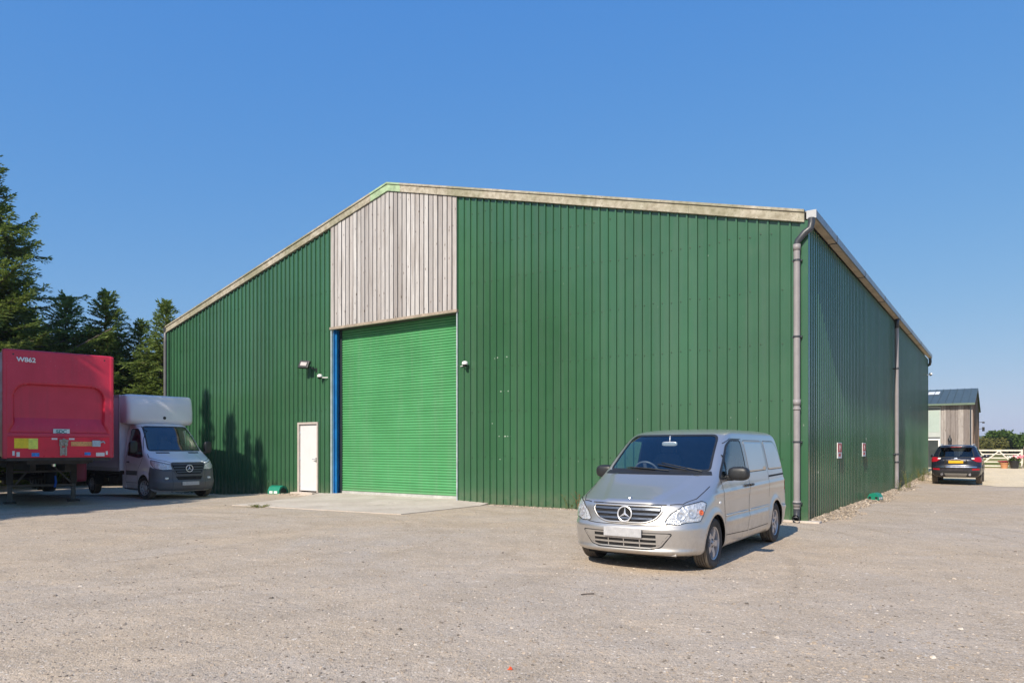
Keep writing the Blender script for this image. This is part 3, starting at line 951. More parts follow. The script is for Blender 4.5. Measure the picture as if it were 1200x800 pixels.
    for y0, y1, z1 in ((0.20, -0.42, 1.345), (0.66, 0.05, 1.37)):
        m = MB()
        pts = []
        for t in (0, .33, .66, 1):
            y = y0 + (y1 - y0) * t; z = 1.262 + (z1 - 1.262) * (t ** 1.2) * (1 if y0 > .5 else .5)
            loc, nr = b.ray(y, z, FX); pts.append(loc + nr * (0.022 + 0.012 * math.sin(PI * t)))
        m.tube(pts, 0.009, 6)
        pts = []
        for t in (0, .25, .5, .75, 1):
            y = y0 + (y1 - y0) * (.35 + .75 * t) ; z = 1.285 + 0.02 * t + (.05 * t if y0 > .5 else 0)
            loc, nr = b.ray(y, z, FX); pts.append(loc + nr * 0.014)
        m.tube(pts, 0.007, 6)
        m.build('wiper', M_BLACK, T)
    # cabin
    m = MB()
    m.b2((-0.35, -.80, 0.30), (1.2, .80, 0.62)); m.build('cabin_floor', M_DARK, T)
    m = MB(); m.b2((-0.42, -.68, .5), (-0.38, .68, 1.74)); m.build('bulkhead', M_DARK, T)
    m = MB(); sell(m, (1.12, 0, 1.13), (0.30, .80, 0.16), (0.6, 0.35), (32, 12)); m.build('dashboard', M_BLACK, T, smooth=True, angle=90)
    for y in (-.45, .45):
        m = MB()
        sell(m, (.10, y, 0.80), (0.28, .25, 0.12), (0.5, 0.5)); 
        sell(m, (0, 0, 0), (0.10, .25, 0.36), (0.5, 0.5), M=Matrix.Translation((-.16, y, 1.15)) @ Matrix.Rotation(R(-12), 4, 'Y'))
        sell(m, (-.26, y, 1.60), (0.06, .13, 0.10), (0.5, 0.5))
        m.build('seat', M_SEAT, T, smooth=True, angle=90)
    m = MB(); MW = Matrix.Translation((.72, -.42, 1.22)) @ Matrix.Rotation(R(-62), 4, 'Y')
    m.lathe([(0.19 + 0.016 * math.cos(a), 0.016 * math.sin(a)) for a in [2 * PI * k / 8 for k in range(8)]], 32, 'Z', M=MW, closed=True)
    m.box((0, 0, -0.01), (0.34, 0.05, 0.02), MW); m.box((0, 0, -0.015), (0.12, 0.14, 0.04), MW, bev=0.015)
    m.build('steering_wheel', simple('wheel_grey', (0.12, 0.13, 0.15), 0.4), T, smooth=True, angle=50)
    m = MB(); sell(m, (.86, 0, 1.66), (0.02, .12, 0.035), (0.5, 0.5)); m.tube([(.86, 0, 1.68), (.84, 0, 1.78)], .01, 6)
    m.build('rear_view_mirror', simple('mirror_pale', (0.5, 0.52, 0.55), 0.25, metal=0.4), T, smooth=True, angle=90)
    # tail lamps
    for fr in (FY, FYN):
        b.patch('tail_lamp', [(-2.46, .82), (-2.33, .82), (-2.30, 1.2), (-2.39, 1.2)], fr, 0.004, M_REDLENS, T, 0.05)
    m = MB(); m.b2((-2.2, -.70, .16), (2.1, .70, .26)); m.build('underbody', M_DARK, T)
    m = MB(); m.b2((2.0, -.30, .24), (2.30, .35, .30)); m.box((2.26, .55, .235), (.14, .22, .03), bev=.008); m.build('skid_tray', M_SILVER, T)
    for ax in AX:
        for sg in (1, -1):
            wheel(T, (ax, sg * 0.825, WR), sg, WR, 0.205, 'alloy')
    return T
# ================================================================ white box van (cab + luton body)
def build_box_van(M):
    T = thing('box_van', 'white box van with a rounded overcab pod, between the red trailer and the green wall', 'van', matrix=M)
    WR, AX = 0.345, (2.165, -2.165)
    fx = 0.0
    K = [(0.24, 2.95, .50, 2.6, .60, .05, 6, .84),
         (0.33, 3.12, .60, 2.5, .58, .05, 6, .95),
         (0.50, 3.16, .62, 2.5, .57, .05, 6, .985),
         (0.56, 3.17, .62, 2.5, .57, .05, 6, .99),
         (0.60, 3.12, .62, 2.55, .57, .05, 6, .99),
         (0.85, 3.08, .62, 2.6, .57, .05, 6, .99),
         (1.10, 3.01, .66, 2.6, .57, .05, 6, .985),
         (1.21, 2.92, .68, 2.6, .57, .05, 6, .98),
         (1.28, 2.76, .64, 2.8, .57, .05, 6, .975),
         (1.36, 2.55, .56, 3.0, .57, .05, 6, .968),
         (1.44, 2.36, .48, 3.2, .57, .05, 6, .96),
         (1.50, 2.24, .44, 3.2, .57, .05, 6, .95),
         (1.60, 2.12, .42, 3.1, .57, .05, 6, .93),
         (1.90, 1.86, .40, 3.0, .57, .05, 6, .885),
         (2.20, 1.56, .40, 2.9, .57, .05, 6, .83),
         (2.34, 1.38, .40, 2.8, .57, .05, 6, .79),
         (2.40, 1.22, .38, 2.6, .57, .05, 6, .72),
         (2.43, 1.02, .30, 2.4, .57, .05, 6, .55)]
    fl = flare([(2.165, WR)], 0.43, 0.54, 0.03)
    def deform(p):
        q = p.copy(); sg = 1 if p.y > 0 else -1
        if abs(p.y) > 0.6:
            q.y += sg * (fl(p) - 0.014 * sstep(1.1, 1.0, p.z) * sstep(0.62, 0.72, p.z) * sstep(1.7, 1.5, p.x))
        if p.z > 1.12 and p.x > 2.2 and p.z < 1.5:
            q.z += 0.02 * (1 - sstep(.45, .55, abs(p.y)))
        return q
    b = Body(K, cf=34, cs=50, cr=5, step=0.03, deform=deform)
    ws = round_poly([(-.82, 1.52), (.82, 1.52), (.70, 2.30), (-.70, 2.30)], [.06, .06, .10, .10])
    sidew = round_poly([(2.02, 1.34), (1.80, 1.30), (.86, 1.38), (.86, 2.22), (1.28, 2.22), (1.46, 2.10)], [.04, .1, .06, .08, .05, .12])
    b.hole(ws, FX, lambda c: c.x > 1.2)
    for fr in (FY, FYN):
        b.hole(sidew, fr)
        b.hole(arch_poly(2.165, WR, 0.425, -.1), fr, lambda c: abs(c.y) > .5)
    cab = b.build('cab', [M_VWHITE, M_GAP], T, 0.02)
    b.patch('windscreen', ws, FX, 0.002, M_GLASS, cab, 0.09)
    b.band('windscreen_seal', ws, 0.035, FX, 0.005, M_BLACK, cab, closed=True)
    for fr in (FY, FYN):
        sg = 1 if fr is FY else -1
        b.patch('side_window', sidew, fr, 0.002, M_GLASS, cab, 0.09)
        b.band('window_seal', sidew, 0.03, fr, 0.004, M_BLACK, cab, closed=True)
        g = MB()
        b.band('g', [(2.06, 1.36), (1.92, 1.15), (1.72, .95), (1.66, .50), (.80, .50), (.78, 1.2), (.80, 2.28), (1.3, 2.30), (1.55, 2.14), (2.06, 1.36)], .011, fr, .002, None, None, mb=g)
        g.build('door_line', M_GAP, cab)
        b.patch('rubbing_panel', [(1.66, .74), (.79, .74), (.79, .88), (1.69, .88)], fr, .012, M_GREYBUMP, cab, .06)
        m = MB(); loc, _ = b.ray(.98, 1.16, fr); sell(m, loc + Vector((0, sg * .02, 0)), (.09, .02, .02), (.5, .5)); m.build('door_handle', M_BLACK, cab, smooth=True, angle=90)
        # mirror
        m = MB(); sell(m, (1.88, sg * 1.20, 1.63), (.075, .13, .20), (.6, .6), (24, 14))
        m.tube([(1.90, sg * .93, 1.42), (1.90, sg * 1.15, 1.46)], .035, 8)
        m.build('wing_mirror', M_BLACK, cab, smooth=True, angle=60)
        fd = fdiag(38, sg)
        def pr(pts): return [(Vector(p).dot(fd[1]), Vector(p).dot(fd[2])) for p in pts]
        hl = round_poly(pr([(3.04, sg * .50, .93), (3.0, sg * .52, 1.08), (2.78, sg * .88, 1.18), (2.55, sg * .975, 1.22), (2.60, sg * .965, 1.10), (2.72, sg * .90, .97), (2.92, sg * .72, .92)]), .025)
        ho = b.patch('headlamp', hl, fd, .003, M_REFL, cab, .04)
        b.patch('lamp_cover', hl, fd, .014, M_LAMPGLASS, ho, .06)
        b.band('lamp_edge', hl, .014, fd, .008, M_GAP, ho, closed=True)
        for (py, pz, r) in ((.66, 1.01, .055), (.84, 1.05, .05)):
            u = Vector((2.9 if py < .7 else 2.75, sg * py, pz)).dot(fd[1]); loc, nr = b.ray(u, pz, fd)
            m = MB(); m.lathe([(r, 0.), (r * .9, .01), (r * .5, 0.), (.001, .008)], 18, 'Z', M=Matrix.Translation(loc + nr * .004) @ nr.to_track_quat('Z', 'Y').to_matrix().to_4x4())
            m.build('bulb_bowl', M_BOWL, ho, smooth=True, angle=40)
        # grey corner of the bumper runs up round the arch
        bc = pr([(3.09, sg * .50, .92), (2.92, sg * .70, .915), (2.72, sg * .90, .96), (2.56, sg * .975, 1.02), (2.52, sg * 1.0, .80), (2.56, sg * 1.0, .35), (2.90, sg * .80, .29), (3.10, sg * .50, .29)])
        b.patch('bumper_corner', bc, fd, .010, M_GREYBUMP, cab, .05, thick=.008)
        m = MB(); loc, nr = b.ray(sg * .66, .66, FX); sell(m, loc + nr * .012, (.02, .06, .035)); m.build('fog_lamp', M_REFL, cab, smooth=True, angle=90)
        arch_liner(cab, 2.165, .435, sg * .95, sg * .55, WR)
    b.patch('bumper', [(-.52, .92), (.52, .92), (.52, .28), (-.52, .28)], FX, .012, M_GREYBUMP, cab, .05, thick=.008)
    gp = round_poly([(-.50, 1.13), (.50, 1.13), (.52, 1.05), (.40, .80), (.34, .775), (-.34, .775), (-.40, .80), (-.52, 1.05)], .04)
    go = b.patch('grille', gp, FX, .018, M_GAP, cab, .05)
    b.band('grille_surround', gp, .03, FX, .024, M_GREYBUMP, go, closed=True, thick=.01)
    m = MB()
    for z, hw in ((1.08, .48), (1.00, .46), (.92, .43), (.85, .38)):
        b.band('s', [(-hw, z), (hw, z)], .038, FX, .036, None, None, mb=m)
    m.build('grille_slat', simple('slat_dark', (.07, .08, .10), .4), go, smooth=True)
    loc, _ = b.ray(0, .965, FX)
    star_emblem('badge', .105, cab, Matrix.Translation(loc + Vector((.055, 0, 0))), M_STAR)
    li = [(-.42, .72), (.42, .72), (.36, .61), (-.36, .61)]
    b.patch('air_intake', li, FX, .020, M_GAP, cab, .06)
    m = MB(); m.box((3.20, 0, .50), (.012, .53, .115), bev=.004); m.build('number_plate', M_PLATE, cab)
    m = MB(); m.box((3.175, 0, .50), (.05, .5, .09)); m.build('plate_holder', M_BLACK, cab)
    m = MB()
    for sg in (1, -1):
        b.band('g', [(sg * .30, 1.452), (sg * .68, 1.452)], .035, FX, .004, None, None, mb=m)
    m.build('scuttle_grille', M_GAP, cab)
    m = MB()
    for sg in (1, -1):
        b.band('g', [(sg * .50, 1.14), (sg * .62, 1.19), (sg * .80, 1.235), (sg * .93, 1.30), (sg * .90, 1.42)], .011, FX, .002, None, None, mb=m)
    b.band('g', [(-.50, 1.14), (.50, 1.14)], .011, FX, .002, None, None, mb=m)
    m.build('bonnet_line', M_GAP, cab)
    # cab interior
    m = MB(); sell(m, (1.95, 0, 1.36), (.32, .84, .14), (.6, .35), (28, 10)); m.build('dashboard', M_BLACK, cab, smooth=True, angle=90)
    m = MB(); m.b2((.60, -.82, .5), (.66, .82, 2.25)); m.b2((.6, -.82, .45), (2.0, .82, .6)); m.build('cab_rear_wall', M_SEAT, cab)
    for y in (-.5, .2, .6):
        m = MB(); sell(m, (1.10, y, 1.05), (.28, .24, .12), (.5, .5)); sell(m, (.86, y, 1.45), (.10, .24, .38), (.5, .5)); sell(m, (.82, y, 1.92), (.06, .13, .11), (.5, .5))
        m.build('seat', M_SEAT, cab, smooth=True, angle=90)
    # box body
    W = 1.075; x0, x1 = -3.55, .50; z0, z1 = .86, 3.34
    m = MB(); m.b2((x0, -W, z0), (x1, W, z1), bev=.03); box = m.build('box_body', M_VWHITE, T)
    m = MB()
    for sg in (1, -1):
        m.b2((x0 - .01, sg * W - .012, z0 - .02), (x1 + .01, sg * W + .012, z0 + .10))
        m.b2((x1 - .09, sg * W - .010, z0 + .10), (x1 + .012, sg * W + .010, z1 - .06))
        m.b2((x0, sg * W - .010, z1 - .07), (x1 + .01, sg * W + .010, z1 + .01))
    m.build('edge_rail', simple('rail_alloy', (.50, .50, .54), .4, metal=.3), box)
    # moulded pod over the cab
    bm = bmesh.new()
    nseg = 14
    prof = []   # (x, z) going round the nose, from lower rear to upper rear
    prof += [(.45, 2.44), (.75, 2.37), (.98, 2.37)]
    for k in range(9):
        a = -PI / 2 + PI / 2 * k / 8
        prof.append((1.02 + .20 * math.cos(a), 2.57 + .20 * math.sin(a)))
    prof += [(1.215, 2.80), (1.19, 3.0), (1.14, 3.2)]
    for k in range(7):
        a = PI / 2 * k / 6
        prof.append((.99 + .13 * math.cos(a), 3.22 + .13 * math.sin(a)))
    prof += [(.8, 3.355), (.45, 3.35)]
    NY = 28; vs = []
    for j in range(NY + 1):
        t = -1 + 2 * j / NY
        y = W * math.copysign(abs(math.sin(t * PI / 2)) ** .75, t)
        e = max(0.0, (abs(y) - (W - .16)) / .16)
        k_ = math.sqrt(max(0, 1 - e * e))
        for (x, z) in prof:
            xx = .45 + (x - .45) * (1 - (1 - k_) * .16) - .06 * (y / W) ** 2 * sstep(.5, 1.2, x)
            zz = 2.9 + (z - 2.9) * (1 - (1 - k_) * .10)
            vs.append((xx, y * 1.0, zz))
    P = len(prof); fs = []
    for j in range(NY):
        for k in range(P - 1):
            fs.append((j * P + k, j * P + k + 1, (j + 1) * P + k + 1, (j + 1) * P + k))
    fs.append(tuple(range(P))); fs.append(tuple(reversed(range(NY * P, NY * P + P))))
    m = MB(); m.add(vs, fs)
    pod = m.build('overcab_pod', M_VWHITE, T, smooth=True, angle=50)
    m = MB(); m.lathe([(.05, 0), (.05, .02), (.035, .025), (.001, .02)], 20, 'X', c=(1.21, .06, 2.60)); m.build('vent', M_BLACK, pod, smooth=True, angle=40)
    m = MB(); m.b2((-3.5, -.45, .55), (.9, -.35, .72)); m.b2((-3.5, .35, .55), (.9, .45, .72)); m.b2((-3.5, -1.0, .74), (.5, 1.0, .83))
    for x in (-3.3, -1.2, .2): m.b2((x, -.95, .66), (x + .08, .95, .74))
    m.b2((-1.0, -.85, .38), (-.3, -.45, .66), bev=.04); m.b2((-2.25, -.7, .28), (-2.08, .7, .42))
    m.build('chassis', M_CHASSIS, T)
    m = MB(); m.b2((.53, -.93, .28), (2.6, .93, .5)); m.build('cab_floor', M_GAP, cab)
    m = MB(); m.b2((.52, -.985, .32), (.78, -.96, .74)); m.b2((.52, .96, .32), (.78, .985, .74)); m.build('step_panel', M_VWHITE, cab)
    for sg in (1, -1):
        m = MB(); m.b2((-1.80, sg * 1.0, .35), (-1.77, sg * .72, .70)); m.b2((-2.60, sg * 1.0, .30), (-2.57, sg * .72, .70)); m.build('mudflap', M_BLACK, T)
        wheel(T, (2.165, sg * .885, WR + .012), sg, WR + .012, .225, 'steel', steer=R(11))
        wheel(T, (-2.165, sg * .86, WR), sg, WR, .225, 'steel')
    return T

# ================================================================ red curtain-side trailer, seen from its front end
def build_trailer(P, r, a):
    """P: lower left front corner on the ground, r: unit vector across the front, a: unit vector away"""
    M = Matrix(((r.x, a.x, 0, P.x), (r.y, a.y, 0, P.y), (0, 0, 1, P.z), (0, 0, 0, 1)))
    T = thing('semi_trailer', 'red box semi-trailer without its tractor, its front end towards us at the left edge', 'trailer', matrix=M)
    W = 2.55; L = 12.6; zb, zt = 1.33, 4.17
    # body: box behind the bulkhead
    m = MB(); m.b2((0.02, .10, zb + .05), (W - .02, L, zt - .01), bev=.02); body = m.build('body', M_TRED, T)
    # bulkhead with pressed recess
    nx, nz = 120, 110
    z1, z2 = 1.99, 3.30      # recess bottom and top
    vs = []; fs = []
    def depth(x, z):
        # lens-shaped recess with a rounded top and flared lower corners
        u = (x - W / 2) / (W / 2 - .20)
        if z < z1 or z > z2 + .05: return 0.0
        t = (z - z1) / (z2 - z1)
        half = 1.0 + .10 * sstep(.24, 0.0, t)
        if t > .70:
            q = min(1.0, (t - .70) / .30)
            half -= .30 * (1 - math.sqrt(max(0.0, 1 - q * q)))
        if half <= 0 or t > 1.02: return 0
        s_ = (half - abs(u)) / .035
        return .36 * sstep(0, 1, s_) * (.12 + .88 * sstep(0.0, .8, t)) * sstep(1.02, .975, t)
    xs = [W * i / nx for i in range(nx + 1)]; zs = [1.90 + (zt - 1.90) * j / nz for j in range(nz + 1)]
    for z in zs:
        for x in xs:
            vs.append((x, -.02 + depth(x, z) - .0, z))
    for j in range(nz):
        for i in range(nx):
            k = j * (nx + 1) + i
            fs.append((k, k + 1, k + nx + 2, k + nx + 1))
    m = MB(); m.add(vs, fs); o = m.build('bulkhead', M_TRED, T, smooth=True, angle=60)
    md = o.modifiers.new('t', 'SOLIDIFY'); md.thickness = .03; md.offset = 1
    bh = o
    m = MB(); m.b2((.24, -.03, 1.955), (W - .24, .02, 1.985)); m.build('recess_lip', M_TRED, bh)
    # corner posts, header, headboard base
    m = MB()
    m.b2((-.015, -.06, zb), (.10, .14, zt), bev=.035); m.build('corner_post', M_TRED, T)
    m = MB(); m.b2((W - .10, -.06, zb), (W + .015, .14, zt), bev=.035); m.build('corner_post', M_TRED, T)
    m = MB(); m.b2((0.03, -.045, zt - .07), (W - .03, .12, zt + .02), bev=.03); m.build('header_rail', M_TRED, T)
    m = MB(); m.b2((.03, -.05, zb + .02), (W - .03, .10, 1.90), bev=.01); base = m.build('headboard', simple('bright_red', (.74, .010, .040), .32, var=.1), T)
    m = MB()
    for x in (.22, W - .22): 
        m.lathe([(.022, 0), (.022, -.02), (.001, -.022)], 12, 'Y', c=(x, -.03, zt - .115))
    m.build('bolt_head', M_BLACK, bh)
    # plates, labels, couplings on the headboard
    yf = -.052
    def lab(name, x0, x1, za, zc, mt, t=.006):
        m = MB(); m.b2((x0, yf - t, za), (x1, yf + .001, zc)); return m.build(name, mt, base)
    M_YEL = simple('label_yellow', (.85, .62, .02), .5, var=.15, vs=12)
    M_YEL2 = simple('label_lemon', (.75, .80, .12), .5, var=.2, vs=12)
    M_LW = simple('label_white', (.72, .72, .70), .5, var=.15, vs=30)
    M_LB = simple('label_blue', (.04, .22, .60), .5, var=.5, vs=30)
    lab('warning_plate', .24, .55, 1.60, 1.86, M_YEL); lab('warning_plate', .552, .76, 1.58, 1.86, M_YEL2)
    lab('label', .20, .25, 1.41, 1.53, M_LW); lab('label', .29, .36, 1.38, 1.50, M_LW)
    lab('label', .62, .79, 1.38, 1.48, M_LB); lab('label', 1.84, 1.99, 1.41, 1.49, M_LB); lab('label', 2.12, 2.33, 1.38, 1.48, M_LW); lab('label', 2.36, 2.41, 1.42, 1.52, M_LW)
    lab('label', 1.07, 1.20, 1.83, 1.875, M_LW); lab('label', 1.47, 1.60, 1.83, 1.875, M_LW)
    lab('load_strip', 1.52, 2.03, 1.66, 1.78, simple('label_orange', (.72, .35, .12), .5, var=.3, vs=20))
    m = MB(); m.box((2.12, -.085, 1.73), (.20, .08, .17), bev=.012); m.tube([(2.2, -.085, 1.75), (2.30, -.09, 1.79), (2.33, -.09, 1.74)], .02, 8)
    m.build('connector_box', simple('connector_grey', (.42, .50, .56), .5, var=.2, vs=12), base)
    m = MB()
    m.b2((1.24, -.10, 1.66), (1.44, -.05, 1.83), bev=.01)
    for x, z in ((1.27, 1.80), (1.34, 1.83), (1.41, 1.80), (1.30, 1.72), (1.39, 1.71)):
        m.lathe([(.038, -.10), (.038, -.14), (.025, -.145), (.001, -.14)], 14, 'Y', c=(x, 0, z))
    m.b2((1.26, -.085, 1.40), (1.30, -.05, 1.66)); m.b2((1.38, -.085, 1.40), (1.42, -.05, 1.66)); m.b2((1.31, -.07, 1.42), (1.37, -.05, 1.62))
    m.build('air_coupling', simple('coupling_metal', (.34, .33, .28), .5, metal=.4, var=.4, vs=25), base)
    m = MB(); m.b2((1.15, -.03, 2.00), (1.47, .30, 2.01)); 
    sg = MB(); sg.b2((1.11, -.035, 1.985), (1.49, -.027, 2.12)); so = sg.build('maker_plate', simple('plate_pale', (.62, .72, .72), .4), bh)
    RX = Matrix.Rotation(R(90), 4, 'X')
    text_mesh('maker_lettering', 'SDC', .13, simple('teal_ink', (.01, .18, .17), .5), so, Matrix.Translation((1.30, -.038, 2.045)) @ RX, offset=0.003)
    text_mesh('fleet_number', 'W862', .165, simple('white_ink', (.85, .85, .85), .5), bh, Matrix.Translation((.50, -.064, 3.92)) @ RX, extrude=.002, offset=.0065)
    # under the deck
    m = MB()
    m.b2((.05, -.02, zb - .06), (W - .05, L, zb + .02))
    m.b2((.55, .2, zb - .16), (W - .55, 1.6, zb - .06))
    for x in (.85, W - .85): m.b2((x - .07, 1.4, zb - .38), (x + .07, L, zb - .06))
    for y in (2.0, 3.6, 5.2, 6.8): m.b2((.1, y, zb - .16), (W - .1, y + .10, zb - .06))
    m.build('chassis', M_CHASSIS, T)
    m = MB(); m.lathe([(.05, zb - .24), (.05, zb - .16)], 16, 'Z', c=(W / 2, .95, 0)); m.build('kingpin', M_CHROME, T)
    for x in (.42, W - .55):
        y = 2.35
        g = gz(*(M @ Vector((x, y, 0))).xy)
        m = MB(); m.b2((x - .08, y - .08, .55), (x + .08, y + .08, zb - .05), bev=.01); lg = m.build('landing_leg', M_CHASSIS, T)
        m = MB(); m.b2((x - .055, y - .055, g + .06), (x + .055, y + .055, .56)); m.build('inner_leg', simple('leg_steel', (.12, .11, .10), .6, metal=.3), lg)
        m = MB(); m.b2((x - .15, y - .14, g), (x + .15, y + .14, g + .06), bev=.01); m.build('leg_foot', M_CHASSIS, lg)
    m = MB()
    m.tube([(.42, 2.3, .92), (W - .55, 2.3, .92)], .03, 8); m.tube([(.42, 2.3, .52), (W - .55, 2.3, .50)], .035, 8)
    m.tube([(.55, 2.3, .56), (1.05, 2.3, 1.22)], .025, 8); m.tube([(W - .62, 2.3, .58), (1.35, 2.3, 1.22)], .025, 8)
    m.build('leg_brace', simple('brace_grey', (.14, .12, .11), .7), T)
    m = MB(); m.tube([(1.52, 2.25, .78), (1.53, 2.2, .60), (1.50, 2.22, .45)], .03, 8); m.build('blue_strap', simple('strap_blue', (.01, .12, .62), .5), T)
    m = MB(); m.b2((2.12, 3.0, .55), (2.50, 3.6, 1.20), bev=.10); m.build('red_side_locker', simple('locker_red', (.33, .035, .06), .5, var=.2), T)
    for y in (8.6, 9.9, 11.2):
        for sx in (0, 1):
            x = .22 if sx == 0 else W - .22
            m = MB(); m.lathe([(.30, -.18), (.50, -.18), (.53, -.14), (.53, .14), (.50, .18), (.30, .18), (.24, .05), (.001, .05)], 32, 'X', c=(x, y, .53))
            m.lathe([(.30, -.18), (.24, -.05), (.001, -.05)], 24, 'X', c=(x, y, .53))
            m.build('wheel', M_TYRE, T, smooth=True, angle=35)
        m = MB(); m.tube([(.3, y, .53), (W - .3, y, .53)], .07, 8); m.build('axle', M_CHASSIS, T)
    return T

# ================================================================ dark SUV seen from behind
def build_suv(M):
    T = thing('suv_car', 'black hatchback SUV seen from behind, parked at the far end of the barn side wall', 'car', matrix=M)
    WR, AX = 0.35, (1.345, -1.345)
    K = [(0.30, 2.00, .4, 2.6, -2.10, .3, 2.8, .74),
         (0.40, 2.18, .5, 2.6, -2.22, .36, 2.9, .86),
         (0.58, 2.22, .6, 2.5, -2.28, .40, 3.0, .905),
         (0.72, 2.20, .6, 2.5, -2.29, .40, 3.0, .915),
         (0.80, 2.18, .6, 2.5, -2.24, .42, 3.0, .918),
         (0.98, 2.05, .6, 2.6, -2.22, .44, 3.0, .915),
         (1.06, 1.60, .5, 2.8, -2.19, .44, 3.0, .905),
         (1.12, 1.10, .5, 3.0, -2.14, .42, 3.0, .885),
         (1.20, 0.92, .45, 3.0, -2.08, .40, 3.1, .855),
         (1.38, 0.62, .42, 2.9, -1.96, .38, 3.1, .78),
         (1.54, 0.30, .40, 2.8, -1.84, .36, 3.0, .705),
         (1.60, 0.12, .40, 2.7, -1.84, .36, 2.9, .665),
         (1.635, -.10, .40, 2.5, -1.82, .36, 2.7, .60),
         (1.665, -.40, .35, 2.3, -1.55, .36, 2.4, .46),
         (1.672, -.70, .20, 2.2, -1.20, .30, 2.2, .22)]
    fl = flare([(a, WR) for a in AX], 0.40, 0.52, 0.025)
    def deform(p):
        q = p.copy()
        if abs(p.y) > .5: q.y += (1 if p.y > 0 else -1) * (fl(p) - .02 * math.exp(-((p.z - .75) / .12) ** 2) * (1 if abs(p.x) < .9 else 0))
        return q
    b = Body(K, cf=16, cs=56, cr=26, step=.036, deform=deform)
    rw = round_poly([(-.66, 1.135), (.66, 1.135), (.54, 1.545), (-.54, 1.545)], [.12, .12, .07, .07])
    fw = [(-.66, 1.16), (.66, 1.16), (.55, 1.55), (-.55, 1.55)]
    sw = round_poly([(.72, 1.14), (-1.62, 1.19), (-1.78, 1.30), (-1.45, 1.53), (.02, 1.565)], [.05, .1, .1, .1, .15])
    b.hole(rw, FXN, lambda c: c.x < -1.5); b.hole(fw, FX, lambda c: c.x > 0.1)
    for fr in (FY, FYN):
        b.hole(sw, fr)
        for ax in AX: b.hole(arch_poly(ax, WR, .40, -.1), fr, lambda c: abs(c.y) > .5)
    b.build('body', [M_NAVY, M_GAP], T, .02)
    b.patch('rear_window', rw, FXN, .003, M_TINT, T, .08); b.patch('windscreen', fw, FX, .002, M_GLASS, T, .1)
    b.band('window_seal', rw, .03, FXN, .004, M_BLACK, T, closed=True)
    for fr in (FY, FYN):
        sg = 1 if fr is FY else -1
        b.patch('side_window', sw, fr, .002, M_TINT, T, .1)
        b.band('window_trim', sw, .022, fr, .004, M_BLACK, T, closed=True)
        for x in (-.28, -1.22): b.band('pillar', [(x, 1.14), (x - .03, 1.57)], .06, fr, .005, M_BLACK, T)
        g = MB()
        b.band('g', [(-.28, 1.14), (-.25, .42), (.86, .42), (.92, .8), (.74, 1.13)], .01, fr, .002, None, None, mb=g)
        g.build('shut_line', M_GAP, T)
        b.band('sill', [(-.90, .37), (.90, .37)], .10, fr, .012, M_BLACK, T)
        b.band('arch_trim', [( -1.345 + .42 * math.cos(a), WR + .42 * math.sin(a)) for a in [PI * k / 16 for k in range(17)]], .05, fr, .012, M_BLACK, T)
        fd = fdiag(140, sg)
        def pr(pts): return [(Vector(p).dot(fd[1]), Vector(p).dot(fd[2])) for p in pts]
        tl = round_poly(pr([(-2.20, sg * .60, 1.04), (-2.17, sg * .60, 1.11), (-1.98, sg * .84, 1.15), (-1.80, sg * .90, 1.14), (-1.84, sg * .92, 1.0), (-2.0, sg * .87, .93), (-2.16, sg * .72, .96)]), .03)
        to = b.patch('tail_lamp', tl, fd, .010, M_REDLENS, T, .05)
        wl = pr([(-2.20, sg * .60, 1.055), (-2.19, sg * .60, 1.10), (-2.14, sg * .68, 1.11), (-2.15, sg * .69, 1.06)])
        b.patch('reversing_lens', wl, fd, .014, M_WHITE, to, .05)
        rf = pr([(-2.27, sg * .60, .60), (-2.27, sg * .60, .665), (-2.11, sg * .82, .675), (-2.11, sg * .82, .61)])
        b.patch('reflector', rf, fd, .010, M_REDLENS, T, .05)
        m = MB(); sell(m, (.62, sg * 1.02, 1.16), (.08, .12, .075), (.7, .6)); m.tube([(.66, sg * .86, 1.12), (.63, sg * .97, 1.13)], .03, 6)
        m.build('wing_mirror', M_NAVY, T, smooth=True, angle=90)
        m = MB(); m.tube([(.15, sg * .60, 1.63), (.0, sg * .61, 1.69), (-1.45, sg * .59, 1.69), (-1.62, sg * .57, 1.62)], .016, 6); m.build('roof_rail', M_EDGE, T, smooth=True)
        m = MB(); m.lathe([(.048, -.02), (.048, .10), (.036, .10), (.036, -.01), (.001, -.01)], 18, 'X', c=(-2.33, sg * .50, .42)); 
        m.build('exhaust_tip', M_CHROME, T, smooth=True, angle=40)
        arch_liner(T, AX[1], .41, sg * .88, sg * .5, WR); arch_liner(T, AX[0], .41, sg * .88, sg * .5, WR)
    # spoiler, brake lamp, plate, chrome strip, bumper
    m = MB(); m.prism([(-1.60, 1.62), (-1.98, 1.585), (-2.0, 1.56), (-1.80, 1.545), (-1.6, 1.57)], -.57, .57, 'Y'); m.build('spoiler', M_NAVY, T)
    m = MB(); m.b2((-2.003, -.19, 1.562), (-1.98, .19, 1.582)); m.build('brake_lamp', M_REDLENS, T)
    b.patch('plate_recess', [(-.42, .86), (.42, .86), (.40, 1.03), (-.40, 1.03)], FXN, .002, M_GAP, T, .06)
    m = MB(); m.box((-2.245, 0, .945), (.012, .53, .115), bev=.004); m.build('number_plate', M_PLATEY, T)
    m = MB(); m.box((-2.235, 0, 1.055), (.03, .34, .028), bev=.006); m.build('badge_bar', M_CHROME, T)
    m = MB(); sell(m, (-2.225, 0, 1.09), (.012, .07, .028)); m.build('badge', simple('badge_blue', (.35, .42, .55), .3, metal=.5), T, smooth=True, angle=90)
    b.band('bumper_strip', [(-.74, .735), (.74, .735)], .035, FXN, .010, M_CHROME, T)
    b.patch('lower_bumper', [(-.80, .33), (.80, .33), (.84, .55), (-.84, .55)], FXN, .008, M_BLACK, T, .06)
